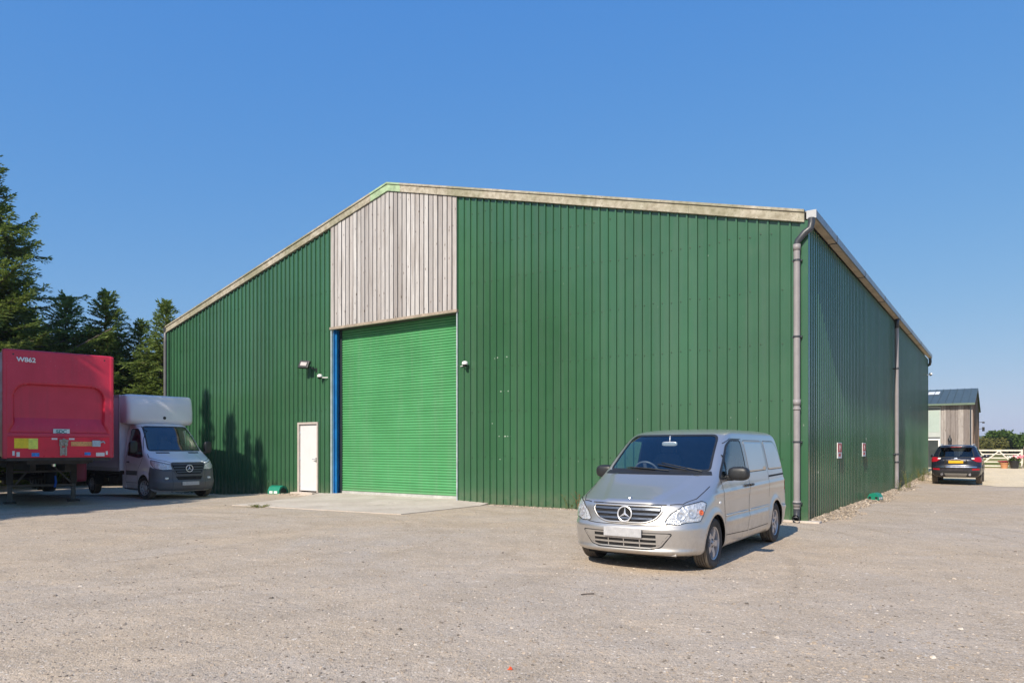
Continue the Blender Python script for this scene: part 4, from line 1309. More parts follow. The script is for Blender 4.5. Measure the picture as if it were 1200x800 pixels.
    b.patch('skid_plate', [(-.36, .34), (.36, .34), (.42, .47), (-.42, .47)], FXN, .014, simple('skid_grey', (.28, .27, .25), .5, metal=.4), T, .06)
    g = MB(); b.band('g', [(-.60, 1.13), (-.72, .95), (-.66, .70), (.66, .70), (.72, .95), (.60, 1.13)], .012, FXN, .002, None, None, mb=g); g.build('tailgate_line', M_GAP, T)
    m = MB(); m.tube([(-1.98, 0, 1.16), (-1.93, .30, 1.19)], .01, 6); m.build('rear_wiper', M_BLACK, T)
    m = MB(); m.b2((-1.9, -.7, .28), (2.0, .7, .42)); m.build('underbody', M_GAP, T)
    for y in (-.38, .38):
        m = MB(); sell(m, (-.3, y, 1.10), (.1, .24, .36), (.5, .5)); sell(m, (-.36, y, 1.45), (.05, .12, .09)); sell(m, (-1.2, y, 1.0), (.1, .3, .30), (.5, .5)); sell(m, (-1.26, y, 1.30), (.05, .12, .08))
        m.build('seat', M_SEAT, T, smooth=True, angle=90)
    for ax in AX:
        for sg in (1, -1): wheel(T, (ax, sg * .80, WR), sg, WR, .23, 'suv')
    return T
# ================================================================ the green barn
BW, BL = 25.27, 28.7
RX_, EZ, RZ = -12.45, 6.47, 9.72
def topz(x):
    return EZ + (RZ - EZ) * (x / RX_) if x > RX_ else EZ + (RZ - EZ) * ((-BW - x) / (-BW - RX_))
PITCH = 0.2333
def ribs(a, b, phase=0.0, hh=.044):
    """profile points (s, out) of the box-profile sheet between a and b: flat pans and narrow raised ribs"""
    def at(s):
        t = (s - phase) % PITCH
        if t <= .162: return 0.0
        if t <= .168: return hh * (t - .162) / .006
        if t <= .206: return hh
        if t <= .214: return hh * (1 - (t - .206) / .008)
        return 0.0
    pts = []; k = math.floor((a - phase) / PITCH) - 1
    while phase + k * PITCH < b:
        for ds in (0.162, 0.168, 0.206, 0.214):
            s = phase + k * PITCH + ds
            if a + 1e-4 < s < b - 1e-4: pts.append((s, at(s)))
        k += 1
    return [(a, at(a))] + pts + [(b, at(b))]

def build_barn():
    T = thing('barn', 'large green metal-clad barn with a timber gable panel above its roller shutter', 'barn', matrix=BM)
    OX0, OX1, LZ, SHY = -15.13, -9.65, 5.63, 0.30
    PX0, PX1, PZ0, PZ1 = -16.87, -15.80, 0.08, 2.50
    def sheet_front(a, b, name):
        m = MB(); pr = ribs(a, b, -.05)
        extra = [x for x in (RX_, PX0, PX1) if a < x < b]
        pr = sorted(pr + [(x, next(o2 for s2, o2 in reversed(pr) if s2 <= x)) for x in extra])
        for (s0, o0), (s1, o1) in zip(pr, pr[1:]):
            if s1 - s0 < 1e-6: continue
            mid = (s0 + s1) / 2
            zb = PZ1 if PX0 < mid < PX1 else -.25
            m.add([(s0, -o0 * 1.0, zb), (s1, -o1, zb), (s1, -o1, topz(s1) - .02), (s0, -o0, topz(s0) - .02)], [(0, 1, 2, 3)])
        o = m.build(name, M_GREEN, T, fix=False)
        bm = bmesh.new(); bm.from_mesh(o.data); bmesh.ops.remove_doubles(bm, verts=bm.verts, dist=1e-4); bm.to_mesh(o.data); bm.free()
        return o
    # outer face lies at y = 0 and the grooves go in to y = +0.034
    wl = sheet_front(-BW, OX0, 'front_wall'); wr = sheet_front(OX1, 0.0, 'front_wall')
    def sheet_side(x, sgn, a, b, name, parent=T):
        m = MB(); pr = ribs(a, b, .03, .017)
        for (s0, o0), (s1, o1) in zip(pr, pr[1:]):
            if s1 - s0 < 1e-6: continue
            m.add([(x + sgn * o0, s0, -.25), (x + sgn * o1, s1, -.25), (x + sgn * o1, s1, EZ), (x + sgn * o0, s0, EZ)], [(0, 1, 2, 3)])
        o = m.build(name, M_GREEN, parent, fix=False)
        bm = bmesh.new(); bm.from_mesh(o.data); bmesh.ops.remove_doubles(bm, verts=bm.verts, dist=1e-4); bm.to_mesh(o.data); bm.free()
        return o
    sheet_side(0, 1, 0.0, BL, 'side_wall'); sheet_side(-BW, -1, 0.0, BL, 'side_wall')
    m = MB(); m.add([(-BW, BL, -.2), (0, BL, -.2), (0, BL, EZ), (RX_, BL, RZ), (-BW, BL, EZ)], [(0, 1, 2, 3, 4)]); m.build('rear_wall', M_GREEN, T)
    # inner lining so the sheets are opaque from inside and the grooves read dark
    m = MB(); m.b2((-BW + .1, .42, .0), (-.1, .46, EZ - .1)); m.build('inner_wall', M_DARK, T)
    # corner flashings
    m = MB()
    m.b2((-.10, -.056, -.02), (.056, -.048, EZ + .02)); m.b2((.048, -.056, -.02), (.056, .03, EZ + .02)); m.build('corner_flashing', M_GREEN, T)
    m = MB(); m.b2((-BW - .014, -.056, -.25), (-BW + .10, -.048, EZ - .02)); m.build('corner_flashing', M_GREEN, T)
    m = MB(); m.b2((.019, BL - .12, -.1), (.026, BL + .014, EZ)); m.build('corner_flashing', M_GREEN, T)
    # screws in rows across the sheets (one tone darker caps)
    def screws(a, b, zs, name, wall, front=True):
        m = MB(); k = math.ceil((a + .05) / PITCH)
        s = -.05 + k * PITCH + .2007 if front else .03 + k * PITCH + .2007
        while s < b - .05:
            for z in zs:
                if rnd.random() < .10: continue
                zz = z + rnd.uniform(-.03, .03)
                if front and zz > topz(s) - .3: continue
                if front: m.lathe([(.017, 0), (.017, -.012), (.001, -.016)], 6, 'Y', c=(s - .10 * (rnd.random() < .0) + .055, 0.002, zz))
                s2 = s
            s += PITCH
        return m.build(name, simple('screw_cap', (.012, .05, .02), .5), wall)
    Z1 = [1.35, 2.65, 3.9, 5.1, 6.35, 7.4, 8.35]
    o = screws(OX1 + .1, -.2, Z1, 'screw_row', wr); o['kind'] = 'stuff'
    o = screws(-BW + .2, OX0 - .1, [2.9, 4.2, 5.6, 6.9], 'screw_row', wl); o['kind'] = 'stuff'
    # dents and scraped screw marks on the near sheet
    m = MB()
    def q(px, py, w, h):
        # pixel on the front wall plane -> local point
        t = (px - 600) / 832.0
        s = (6.34 - 15.3 * t) / (.8205 + .5717 * t); d = 15.3 + .5717 * s
        z = 1.6 + (525 - py) / 832.0 * d
        m.box((-s, -.003, z), (w, .006, h), Matrix.Identity(4))
    for px, py in ((580, 420), (583, 419), (594, 418), (598, 418), (582, 459), (587, 458.5), (590, 458), (596, 458), (598, 457.5), (581, 511), (585, 511), (589, 511), (592, 511), (595, 511), (598, 511), (577, 496), (582, 540), (586, 538)):
        q(px, py, rnd.uniform(.02, .05), rnd.uniform(.012, .03))
    m.build('scrape_marks', simple('bare_metal', (.42, .48, .42), .4), wr)
    # timber gable panel: boards with gaps
    m = MB(); n = 30; w = (OX1 - OX0) / n
    for k in range(n):
        x0 = OX0 + k * w + .008; x1 = x0 + w - .034
        yy = -.055 + rnd.uniform(-.006, .006)
        z0 = LZ + .03
        za, zc = topz(x0) - .03, topz(x1) - .03
        vs = [(x0, yy, z0), (x1, yy, z0), (x1, yy, zc), (x0, yy, za), (x0, yy + .022, z0), (x1, yy + .022, z0), (x1, yy + .022, zc), (x0, yy + .022, za)]
        m.add(vs, [(0, 1, 2, 3), (5, 4, 7, 6), (0, 3, 7, 4), (1, 5, 6, 2), (0, 4, 5, 1), (3, 2, 6, 7)])
    m.build('timber_cladding', M_TIMBER, T, fix=False)
    m = MB(); m.add([(OX0, .01, LZ), (OX1, .01, LZ), (OX1, .01, topz(OX1) - .02), (RX_, .01, RZ - .02), (OX0, .01, topz(OX0) - .02)], [(0, 1, 2, 3, 4)]); m.build('cladding_backing', simple('backing_brown', (.05, .04, .035), .9), T)
    m = MB(); m.b2((OX0 - .02, -.095, LZ - .05), (OX1 + .02, .0, LZ + .03)); m.build('timber_sill', simple('sill_wood', (.34, .28, .22), .8, var=.3, vs=6), T)
    m = MB(); m.b2((OX0, .0, LZ - .04), (OX1, SHY + .06, LZ)); m.build('opening_soffit', M_CHASSIS, T)
    # reveals
    m = MB(); m.b2((OX0 - .01, -.052, -.02), (OX0 + .040, .03, LZ - .05)); m.build('jamb_flashing', M_EDGE, T)
    m = MB(); m.b2((OX0 + .003, .03, -.02), (OX0 + .06, SHY - .02, LZ - .042))
    m.b2((OX0 + .06, .08, -.02), (OX0 + .15, .10, LZ - .042)); m.build('blue_column', M_BLUE, T)
    m = MB(); m.b2((OX0 + .10, SHY - .05, -.02), (OX0 + .19, SHY - .0, LZ - .042)); m.build('shutter_guide', simple('guide_dark', (.03, .045, .05), .5), T)
    m = MB(); m.b2((OX1 - .030, -.052, -.02), (OX1 + .01, .03, LZ - .05)); m.b2((OX1 - .03, .03, -.02), (OX1, SHY, LZ - .042)); m.build('jamb_flashing', M_EDGE, T)
    # roller shutter: curved slats
    m = MB(); x0, x1 = OX0 + .15, OX1 - .04
    zb = .16; pitch = .0833; prof = []
    z = zb
    while z < LZ - .0:
        for t, o in ((0.0, .022), (.14, .004), (.38, -.008), (.62, -.010), (.82, -.002), (.92, .014)):
            zz = z + t * pitch
            if zz < LZ: prof.append((SHY + o, zz))
        z += pitch
    nx = 12; vs = []; fs = []
    for i in range(nx + 1):
        x = x0 + (x1 - x0) * i / nx
        for (y, z) in prof: vs.append((x, y + .006 * math.sin(x * 1.7 + z * .9), z))
    P = len(prof)
    for i in range(nx):
        for k in range(P - 1): fs.append((i * P + k, (i + 1) * P + k, (i + 1) * P + k + 1, i * P + k + 1))
    m.add(vs, fs); sh = m.build('roller_shutter', M_SHUT, T, smooth=True, angle=40, fix=False)
    m = MB(); m.b2((x0, SHY - .03, .085), (x1, SHY + .02, .165)); m.build('bottom_rail', simple('rail_pale', (.55, .56, .54), .4, metal=.3, var=.2, vs=4), sh)
    # personnel door
    m = MB(); m.b2((PX0 + .09, .012, PZ0 + .05), (PX1 - .06, .06, PZ1 - .07)); d = m.build('side_door', M_WDOOR, T)
    m = MB(); 
    for a, b_ in (((PX0, -.050, PZ0), (PX0 + .085, .07, PZ1)), ((PX1 - .055, -.050, PZ0), (PX1, .07, PZ1)), ((PX0 + .085, -.050, PZ1 - .065), (PX1 - .055, .07, PZ1))): m.b2(a, b_)
    m.build('frame', M_FRAMEW, d)
    m = MB(); m.box((PX1 - .13, 0, 1.20), (.045, .02, .16), bev=.005); m.tube([(PX1 - .13, -.0, 1.22), (PX1 - .13, -.06, 1.22), (PX1 - .27, -.06, 1.22)], .011, 8); m.build('handle', M_CHROME, d)
    m = MB()
    for z in (.35, 1.25, 2.15): m.box((PX0 + .09, .0, z), (.02, .02, .11))
    m.build('hinges', M_EDGE, d)
    m = MB(); m.b2((PX0 - .05, -.32, -.2), (PX1 + .05, .03, PZ0 + .0)); m.b2((PX0 + .6, -.5, -.2), (PX1 + .35, -.3, .02)); m.build('door_step', M_CONC, T)
    # verge trims
    def verge(xa, xb, name, mt, dz0=-.025, dz1=.205, y0=-.10, y1=.03, lip=True):
        m = MB()
        za, zb_ = topz(xa), topz(xb)
        vs = [(xa, y0, za + dz0), (xb, y0, zb_ + dz0), (xb, y0, zb_ + dz1), (xa, y0, za + dz1), (xa, y1, za + dz0), (xb, y1, zb_ + dz0), (xb, y1, zb_ + dz1), (xa, y1, za + dz1)]
        m.add(vs, [(0, 1, 2, 3), (5, 4, 7, 6), (0, 3, 7, 4), (1, 5, 6, 2), (0, 4, 5, 1), (3, 2, 6, 7)])
        if lip:
            a, c = dz1 - .02, dz1 + .035
            vs = [(xa, y0 - .03, za + a), (xb, y0 - .03, zb_ + a), (xb, y0 - .03, zb_ + c), (xa, y0 - .03, za + c), (xa, .55, za + a), (xb, .55, zb_ + a), (xb, .55, zb_ + c), (xa, .55, za + c)]
            m.add(vs, [(0, 1, 2, 3), (5, 4, 7, 6), (0, 3, 7, 4), (1, 5, 6, 2), (0, 4, 5, 1), (3, 2, 6, 7)])
        return m.build(name, mt, T)
    xs = [-.02, -2.6, -5.2, -7.8, -10.4, RX_ + .55]
    for a, b_ in zip(xs, xs[1:]): verge(b_ + .004, a, 'verge_trim', M_BARGE)
    xs = [RX_ - .75, -15.8, -18.2, -20.6, -23.0, -BW - .05]
    for a, b_ in zip(xs, xs[1:]): verge(b_ + .004, a, 'verge_trim', M_BARGE)
    verge(RX_, RX_ + .552, 'ridge_cap', M_CAP); verge(RX_ - .752, RX_, 'ridge_cap', M_CAP)
    # roof sheets, overhanging the eaves
    for x0, x1 in ((RX_, .16), (-BW - .16, RX_)):
        m = MB(); z = lambda x: (EZ + (RZ - EZ) * (x / RX_) if x > RX_ - 1e-6 and x0 >= RX_ - 1e-6 else EZ + (RZ - EZ) * ((-BW - x) / (-BW - RX_))) + .235
        m.add([(x0, .0, z(x0)), (x1, .0, z(x1)), (x1, BL + .2, z(x1)), (x0, BL + .2, z(x0)), (x0, .0, z(x0) - .03), (x1, .0, z(x1) - .03), (x1, BL + .2, z(x1) - .03), (x0, BL + .2, z(x0) - .03)],
              [(0, 1, 2, 3), (7, 6, 5, 4), (0, 4, 5, 1), (1, 5, 6, 2), (2, 6, 7, 3), (3, 7, 4, 0)])
        m.build('roof', M_ROOF, T)
    # gutters: box section, underside painted tan for light bounced off the ground
    def gutter(x0, x1, ya, yb, name):
        m = MB(); zt, zb2 = EZ + .21, EZ + .045
        m.b2((x0, ya, zb2), (x1, yb, zt)); o = m.build(name, M_GUT, T)
        return o
    g = gutter(.025, .215, -.06, BL + .05, 'gutter')
    m = MB(); m.b2((.03, -.055, EZ + .035), (.18, BL + .05, EZ + .044)); m.build('gutter_underside', simple('ground_bounce_tan', (.46, .38, .28), .7, var=.25, vs=3), g)
    m = MB(); m.b2((.02, -.075, EZ + .04), (.22, -.060, EZ + .215)); m.build('end_cap', M_GUTEND, g)
    m = MB()
    for y in (2.2, 6.3, 10.4, 14.5, 18.6, 22.7): m.b2((.02, y, EZ + .025), (.222, y + .05, EZ + .213))
    m.build('joint_strap', M_PIPED, g)
    gl = gutter(-BW - .20, -BW - .03, -.06, BL, 'gutter')
    m = MB(); m.b2((-BW - .24, -.10, EZ - .0), (-BW + .0, .05, EZ + .18), bev=.02); m.build('outlet_box', M_PIPED, gl)
    # downpipes
    px = -.16; py = -.14
    m = MB(); m.tube([(px, py, .28), (px, py, EZ - .62)], .068, 18); dp = m.build('downpipe', M_PIPE, T, smooth=True, angle=40)
    m = MB(); m.tube([(px, py, EZ - .62), (px, py, EZ - .50), (px + .02, py, EZ - .42), (px + .16, py + .01, EZ - .26), (.10, py + .06, EZ - .18), (.12, py + .08, EZ - .05), (.12, py + .08, EZ + .05)], .07, 16); m.build('swan_neck', M_PIPED, dp, smooth=True, angle=50)
    m = MB()
    for z in (.34, 2.42, 2.52, EZ - .62): m.tube([(px, py, z), (px, py, z + .13 if z > 2.45 or z < 1 else z + .05)], .078, 18)
    m.build('pipe_collar', M_PIPE, dp, smooth=True, angle=40)
    m = MB()
    for z in (.40, 1.72, 3.98, 5.62): m.tube([(px, py, z), (px, py, z + .035)], .080, 18); m.b2((px - .10, py + .02, z), (px + .10, -.0, z + .035))
    m.build('pipe_bracket', M_PIPED, dp)
    m = MB(); m.tube([(px, py, .30), (px, py, .16), (px + .0, py - .05, .08)], .072, 16, caps=False); m.tube([(px, py - .045, .10), (px, py - .125, .10)], .075, 18, caps=False); m.build('shoe', M_PIPED, dp, smooth=True, angle=50)
    y2 = 14.3
    m = MB(); m.tube([(.12, y2, .10), (.12, y2, EZ - .30)], .068, 14); dp = m.build('downpipe', M_PIPE, T, smooth=True, angle=40)
    m = MB(); m.tube([(.12, y2, EZ - .32), (.12, y2, EZ - .12), (.13, y2 + .02, EZ + .05)], .075, 12)
    for z in (1.05, 1.35, 4.6): m.tube([(.12, y2, z), (.12, y2, z + .06)], .085, 14)
    m.b2((0, y2 - .12, 4.6), (.1, y2 + .12, 4.64)); m.b2((0, y2 - .12, 1.35), (.1, y2 + .12, 1.39))
    m.build('pipe_bracket', M_PIPED, dp, smooth=True, angle=40)
    m = MB(); m.tube([(.12, BL - .1, EZ + .05), (.13, BL - .1, EZ - .16), (.10, BL - .02, EZ - .30), (.0, BL + .10, EZ - .34)], .07, 12); m.build('rear_outlet', M_PIPED, T, smooth=True, angle=50)
    m = MB(); m.tube([(-BW - .10, -.08, -.2), (-BW - .10, -.08, EZ - .45), (-BW - .11, -.07, EZ - .25), (-BW - .16, -.05, EZ - .1), (-BW - .16, .0, EZ + .02)], .068, 14); m.build('downpipe', simple('pipe_mid', (.12, .12, .125), .45), T, smooth=True, angle=50)
    # concrete footing under the corner
    m = MB(); m.b2((-1.3, -.16, -.10), (.30, .10, -.012 + .055), bev=.01); m.build('footing', M_CONC, T)
    return T

def fittings():
    # floodlight
    F = thing('floodlight', 'black floodlight with a pale glass on the green wall above the white door', 'floodlight', matrix=BM @ Matrix.Translation((-15.98, 0, 4.42)))
    m = MB(); m.tube([(0.05, 0, -.12), (.02, -.12, -.10), (-.10, -.20, -.02)], .02, 8); m.box((.05, -.01, -.14), (.10, .02, .14)); m.build('bracket', M_BLACK, F)
    m = MB(); MH = Matrix.Translation((-.20, -.30, .04)) @ Matrix.Rotation(R(-22), 4, 'X') @ Matrix.Rotation(R(14), 4, 'Z')
    m.box((0, 0, 0), (.40, .10, .28), MH, bev=.015); h = m.build('lamp_housing', M_BLACK, F)
    m = MB(); m.box((0, -.052, 0), (.25, .012, .13), MH); m.build('glass', M_LENS, h)
    # CCTV domes: one of a kind built, others copied
    def camera(label, Mx, flip):
        C = thing('security_camera', label, 'camera', matrix=Mx, group='white dome cameras on the barn')
        m = MB(); m.tube([(flip * .28, -.01, -.03), (0.03 * flip, -.14, -.03)], .014, 8); m.tube([(0, -.14, -.06), (0, -.14, .02)], .03, 10); m.build('arm', M_WHITE, C)
        m = MB(); m.lathe([(.085, -.01), (.09, .03), (.075, .07), (.03, .09), (.001, .09)], 20, 'Z', c=(0, -.16, 0)); m.build('housing', M_WHITE, C, smooth=True, angle=60)
        m = MB(); m.lathe([(.070, -.008), (.062, -.05), (.03, -.078), (.001, -.082)], 18, 'Z', c=(0, -.16, 0)); m.build('dome', M_GLASSBLK, C, smooth=True, angle=90)
        return C
    camera('white dome camera on the left of the shutter, below the floodlight', BM @ Matrix.Translation((-15.55, 0, 4.02)), 1)
    camera('white dome camera beside the right edge of the shutter', BM @ Matrix.Translation((-9.27, 0, 4.02)), -1)
    camera('white dome camera at the far end of the side wall, under the gutter outlet', BM @ Matrix.Translation((0, BL - .30, 5.6)) @ Matrix.Rotation(R(90), 4, 'Z'), -1)
    # fire signs on the side wall
    for i, (y, lab) in enumerate(((3.55, 'red and white notice nearest the corner on the barn side wall'), (7.35, 'red and white notice second from the corner on the barn side wall'))):
        if i == 0:
            S = thing('wall_sign', lab, 'sign', matrix=BM @ Matrix.Translation((.020, y, 1.545)), group='red and white notices on the side wall')
            m = MB(); m.b2((.001, -.27, -.20), (.016, .27, .20)); m.build('board', M_WHITE, S)
            m = MB(); m.b2((.016, -.245, -.045), (.019, .245, .165)); m.build('red_field', M_RED, S)
            m = MB(); m.b2((.019, -.03, .0), (.022, .03, .13)); m.tube([(.02, .03, .10), (.02, .10, .06)], .008, 6); m.b2((.019, -.012, .125), (.022, .05, .14)); m.build('pictogram', M_WHITE, S)
            m = MB(); m.b2((.016, -.14, -.155), (.019, .05, -.08)); m.lathe([(.05, .016), (.05, .019), (.001, .019)], 16, 'X', c=(0, .07, -.117)); m.build('red_symbol', M_RED, S)
            m = MB(); m.b2((.016, -.22, .168), (.018, .22, .182)); m.build('red_line', M_RED, S)
            S1 = S
        else:
            S = copy_tree(S1); S.matrix_world = BM @ Matrix.Translation((.020, y, 1.56)); S['label'] = lab
    # bait boxes
    def bait(label, Mx):
        C = thing('bait_box', label, 'box', matrix=Mx, group='green plastic bait boxes')
        m = MB(); m.prism([(-.15, 0), (.15, 0), (.15, .08), (.10, .17), (0, .20), (-.10, .17), (-.15, .08)], -.17, .17, 'X'); m.build('lid', M_TEAL, C)
        m = MB()
        for y in (-.09, .09): m.b2((-.172, y - .035, .02), (-.1715, y + .035, .09))
        m.prism([(-.11, .03), (.11, .03), (.10, .11), (0, .16), (-.10, .11)], .171, .1725, 'X'); m.build('entrance', M_BLACK, C)
        m = MB(); m.b2((-.12, -.1525, .02), (-.02, -.1515, .075)); m.b2((.02, -.1525, .02), (.12, -.1515, .075)); m.build('sticker', M_WHITE, C)
        return C
    bait('green bait box by the step of the white door', BM @ Matrix.Translation((-17.62, -.30, gz(*B(-17.62, -.3).xy))) @ Matrix.Rotation(R(10), 4, 'Z') @ Matrix.Scale(1.5, 4))
    bait('green bait box against the foot of the side wall', BM @ Matrix.Translation((.26, 7.9, .04)) @ Matrix.Rotation(R(78), 4, 'Z') @ Matrix.Scale(1.05, 4))
M_GLASSBLK = simple('smoked_dome', (.01, .01, .012), .08)
# ================================================================ ground, yard, slab
def axis_coords(lo, hi, dlo, dhi, step):
    c = []; x = dlo
    while x <= dhi + 1e-6: c.append(x); x += step
    s = step; x = dhi
    while x < hi: s *= 1.35; x += s; c.append(min(x, hi))
    s = step; x = dlo
    while x > lo: s *= 1.35; x -= s; c.insert(0, max(x, lo))
    return c
GX = axis_coords(-3500, 3500, -40, 56, 1.0); GY = axis_coords(-600, 3500, -16, 60, 1.0)
def sheet(name, mt, dz, cond=None, kind='structure'):
    m = MB(); idx = {}
    def vid(i, j):
        if (i, j) not in idx:
            idx[(i, j)] = len(m.v); x, y = GX[i], GY[j]; m.v.append((x, y, gz(x, y) + dz))
        return idx[(i, j)]
    for i in range(len(GX) - 1):
        for j in range(len(GY) - 1):
            cx, cy = (GX[i] + GX[i + 1]) / 2, (GY[j] + GY[j + 1]) / 2
            if cond and not cond(cx, cy): continue
            m.f.append((vid(i, j), vid(i + 1, j), vid(i + 1, j + 1), vid(i, j + 1))); m.m.append(0)
    o = m.build(name, mt, smooth=True, angle=180); o['kind'] = kind
    return o
def loc_xy(x, y):
    p = BM.inverted() @ Vector((x, y, 0)); return p.x, p.y
def build_ground():
    sheet('ground', M_FIELD, 0.0)
    def yard(x, y):
        if not (-40 < x < 56 and -16 < y < 60): return False
        lx, ly = loc_xy(x, y)
        return ly < 40.5 and lx > -36
    sheet('yard', M_YARD, .004, yard)
    # pale gravel by the far building, with a ragged near edge
    m = MB(); nx, ny = 46, 40
    def P(i, j):
        lx = -1.5 + 14.5 * i / nx
        yn = 20.6 + .55 * math.sin(lx * 1.1 + 1) + .25 * math.sin(lx * 3.3) + .12 * math.sin(lx * 9.1) - .42 * (lx - 1.5)
        ly = yn + (40.3 - yn) * (j / ny)
        return B(lx, ly)
    for j in range(ny + 1):
        for i in range(nx + 1):
            p = P(i, j); m.v.append((p.x, p.y, gz(p.x, p.y) + .014))
    for j in range(ny):
        for i in range(nx):
            k = j * (nx + 1) + i; m.f.append((k, k + 1, k + nx + 2, k + nx + 1)); m.m.append(0)
    o = m.build('gravel_drive', M_DRIVE, smooth=True, angle=180); o['kind'] = 'structure'
    # concrete apron at the shutter
    pts = [(-8.55, .0, .045), (-8.42, -.55, .02), (-8.40, -3.70, .022), (-11.3, -4.0, .022), (-14.25, -4.35, .018), (-15.0, -1.45, .03), (-15.75, .0, .075), (-9.65, SHYG, .085), (-15.1, SHYG, .085)]
    top = [pts[0], pts[1], pts[2], pts[3], pts[4], pts[5], pts[6], (-15.1, 0.0, .085), pts[8], pts[7], (-9.66, 0.0, .080)]
    m = MB(); n = len(top)
    vs = [(B(x, y).x, B(x, y).y, z) for x, y, z in top] + [(B(x, y).x, B(x, y).y, -.25) for x, y, z in top]
    tris = tessellate_polygon([[Vector((v[0], v[1], 0)) for v in vs[:n]]])
    m.add(vs, [tuple(t) for t in tris] + [(i, (i + 1) % n, (i + 1) % n + n, i + n) for i in range(n)])
    o = m.build('apron', M_CONC); o['kind'] = 'structure'
SHYG = .34
def stone(m, p, s, fl=.6):
    a = rnd.uniform(0, 6.28); n = 5
    vs = []
    for k in range(n):
        t = a + 2 * PI * k / n; r = s * rnd.uniform(.75, 1.1)
        vs.append((p[0] + r * math.cos(t), p[1] + r * math.sin(t), p[2] + s * fl * rnd.uniform(-.05, .35)))
    r2 = s * .5
    for k in range(n):
        t = a + .4 + 2 * PI * k / n
        vs.append((p[0] + r2 * math.cos(t) * rnd.uniform(.7, 1.2), p[1] + r2 * math.sin(t) * rnd.uniform(.7, 1.2), p[2] + s * fl * rnd.uniform(.7, 1.1)))
    fs = [(k, (k + 1) % n, n + (k + 1) % n, n + k) for k in range(n)] + [tuple(range(n, 2 * n))]
    m.add(vs, fs)
def build_stones():
    m = MB()
    for k in range(22000):
        d = 3.6 + 22 * rnd.random() ** 2.0
        a = rnd.uniform(-.68, .68); x, y = d * math.tan(a), d
        lx, ly = loc_xy(x, y)
        if ly > -.05 and lx < .3: continue
        if -15.1 < lx < -8.3 and ly > -4.4: continue
        s = rnd.choice((.006, .008, .010, .012, .016)) * (1.9 if rnd.random() < .035 else 1)
        stone(m, (x, y, gz(x, y) + .002), s)
    o = m.build('loose_gravel', M_STONE, fix=False); tag(o, 'small loose stones lying over the gravel yard', 'gravel', kind='stuff')
    m = MB()
    for k in range(5200):
        ly = rnd.uniform(.05, 28.5); w = .52 + .18 * math.sin(ly * .9) + .1 * math.sin(ly * 2.7)
        u = rnd.random() ** 1.3; lx = .04 + u * w
        h = .06 * (1 - u) ** 1.2
        if ly < .9 and lx > .35: continue
        p = B(lx, ly); s = rnd.uniform(.012, .036) * (1.6 if rnd.random() < .04 else 1)
        stone(m, (p.x, p.y, gz(p.x, p.y) + h - .01), s, .8)
    for k in range(1500):
        lx = -rnd.uniform(.4, 8.4); p = B(lx, -.02 - abs(rnd.gauss(0, .12)))
        stone(m, (p.x, p.y, gz(p.x, p.y)), rnd.uniform(.012, .035), .8)
    for k in range(900):
        lx = -rnd.uniform(15.9, 25.0); p = B(lx, -.02 - abs(rnd.gauss(0, .22)))
        stone(m, (p.x, p.y, gz(p.x, p.y)), rnd.uniform(.014, .04), .8)
    o = m.build('wall_shingle', M_STONE, fix=False); tag(o, 'strip of broken stones along the foot of the barn walls', 'gravel', kind='stuff')
    # single larger lumps in the yard
    for (px, py, s, lab, mt) in ((598, 785, .022, 'small orange fragment lying in the foreground gravel', simple('terracotta_chip', (.75, .10, .03), .6)),
                             (688, 697, .02, 'short dark twig lying on the gravel in front of the silver van', M_BARK)):
        y = 1.6 * 832 / (py - 525); x = (px - 600) / 832 * y
        m = MB()
        if s > .021: stone(m, (0, 0, 0), s, 1.0); o = m.build('fragment', mt)
        else: m.tube([(-.07, -.02, .008), (0, 0, .012), (.08, .03, .008)], .006, 6); o = m.build('twig', mt)
        o.location = (x, y, .004); tag(o, lab, 'fragment' if s > .021 else 'twig')

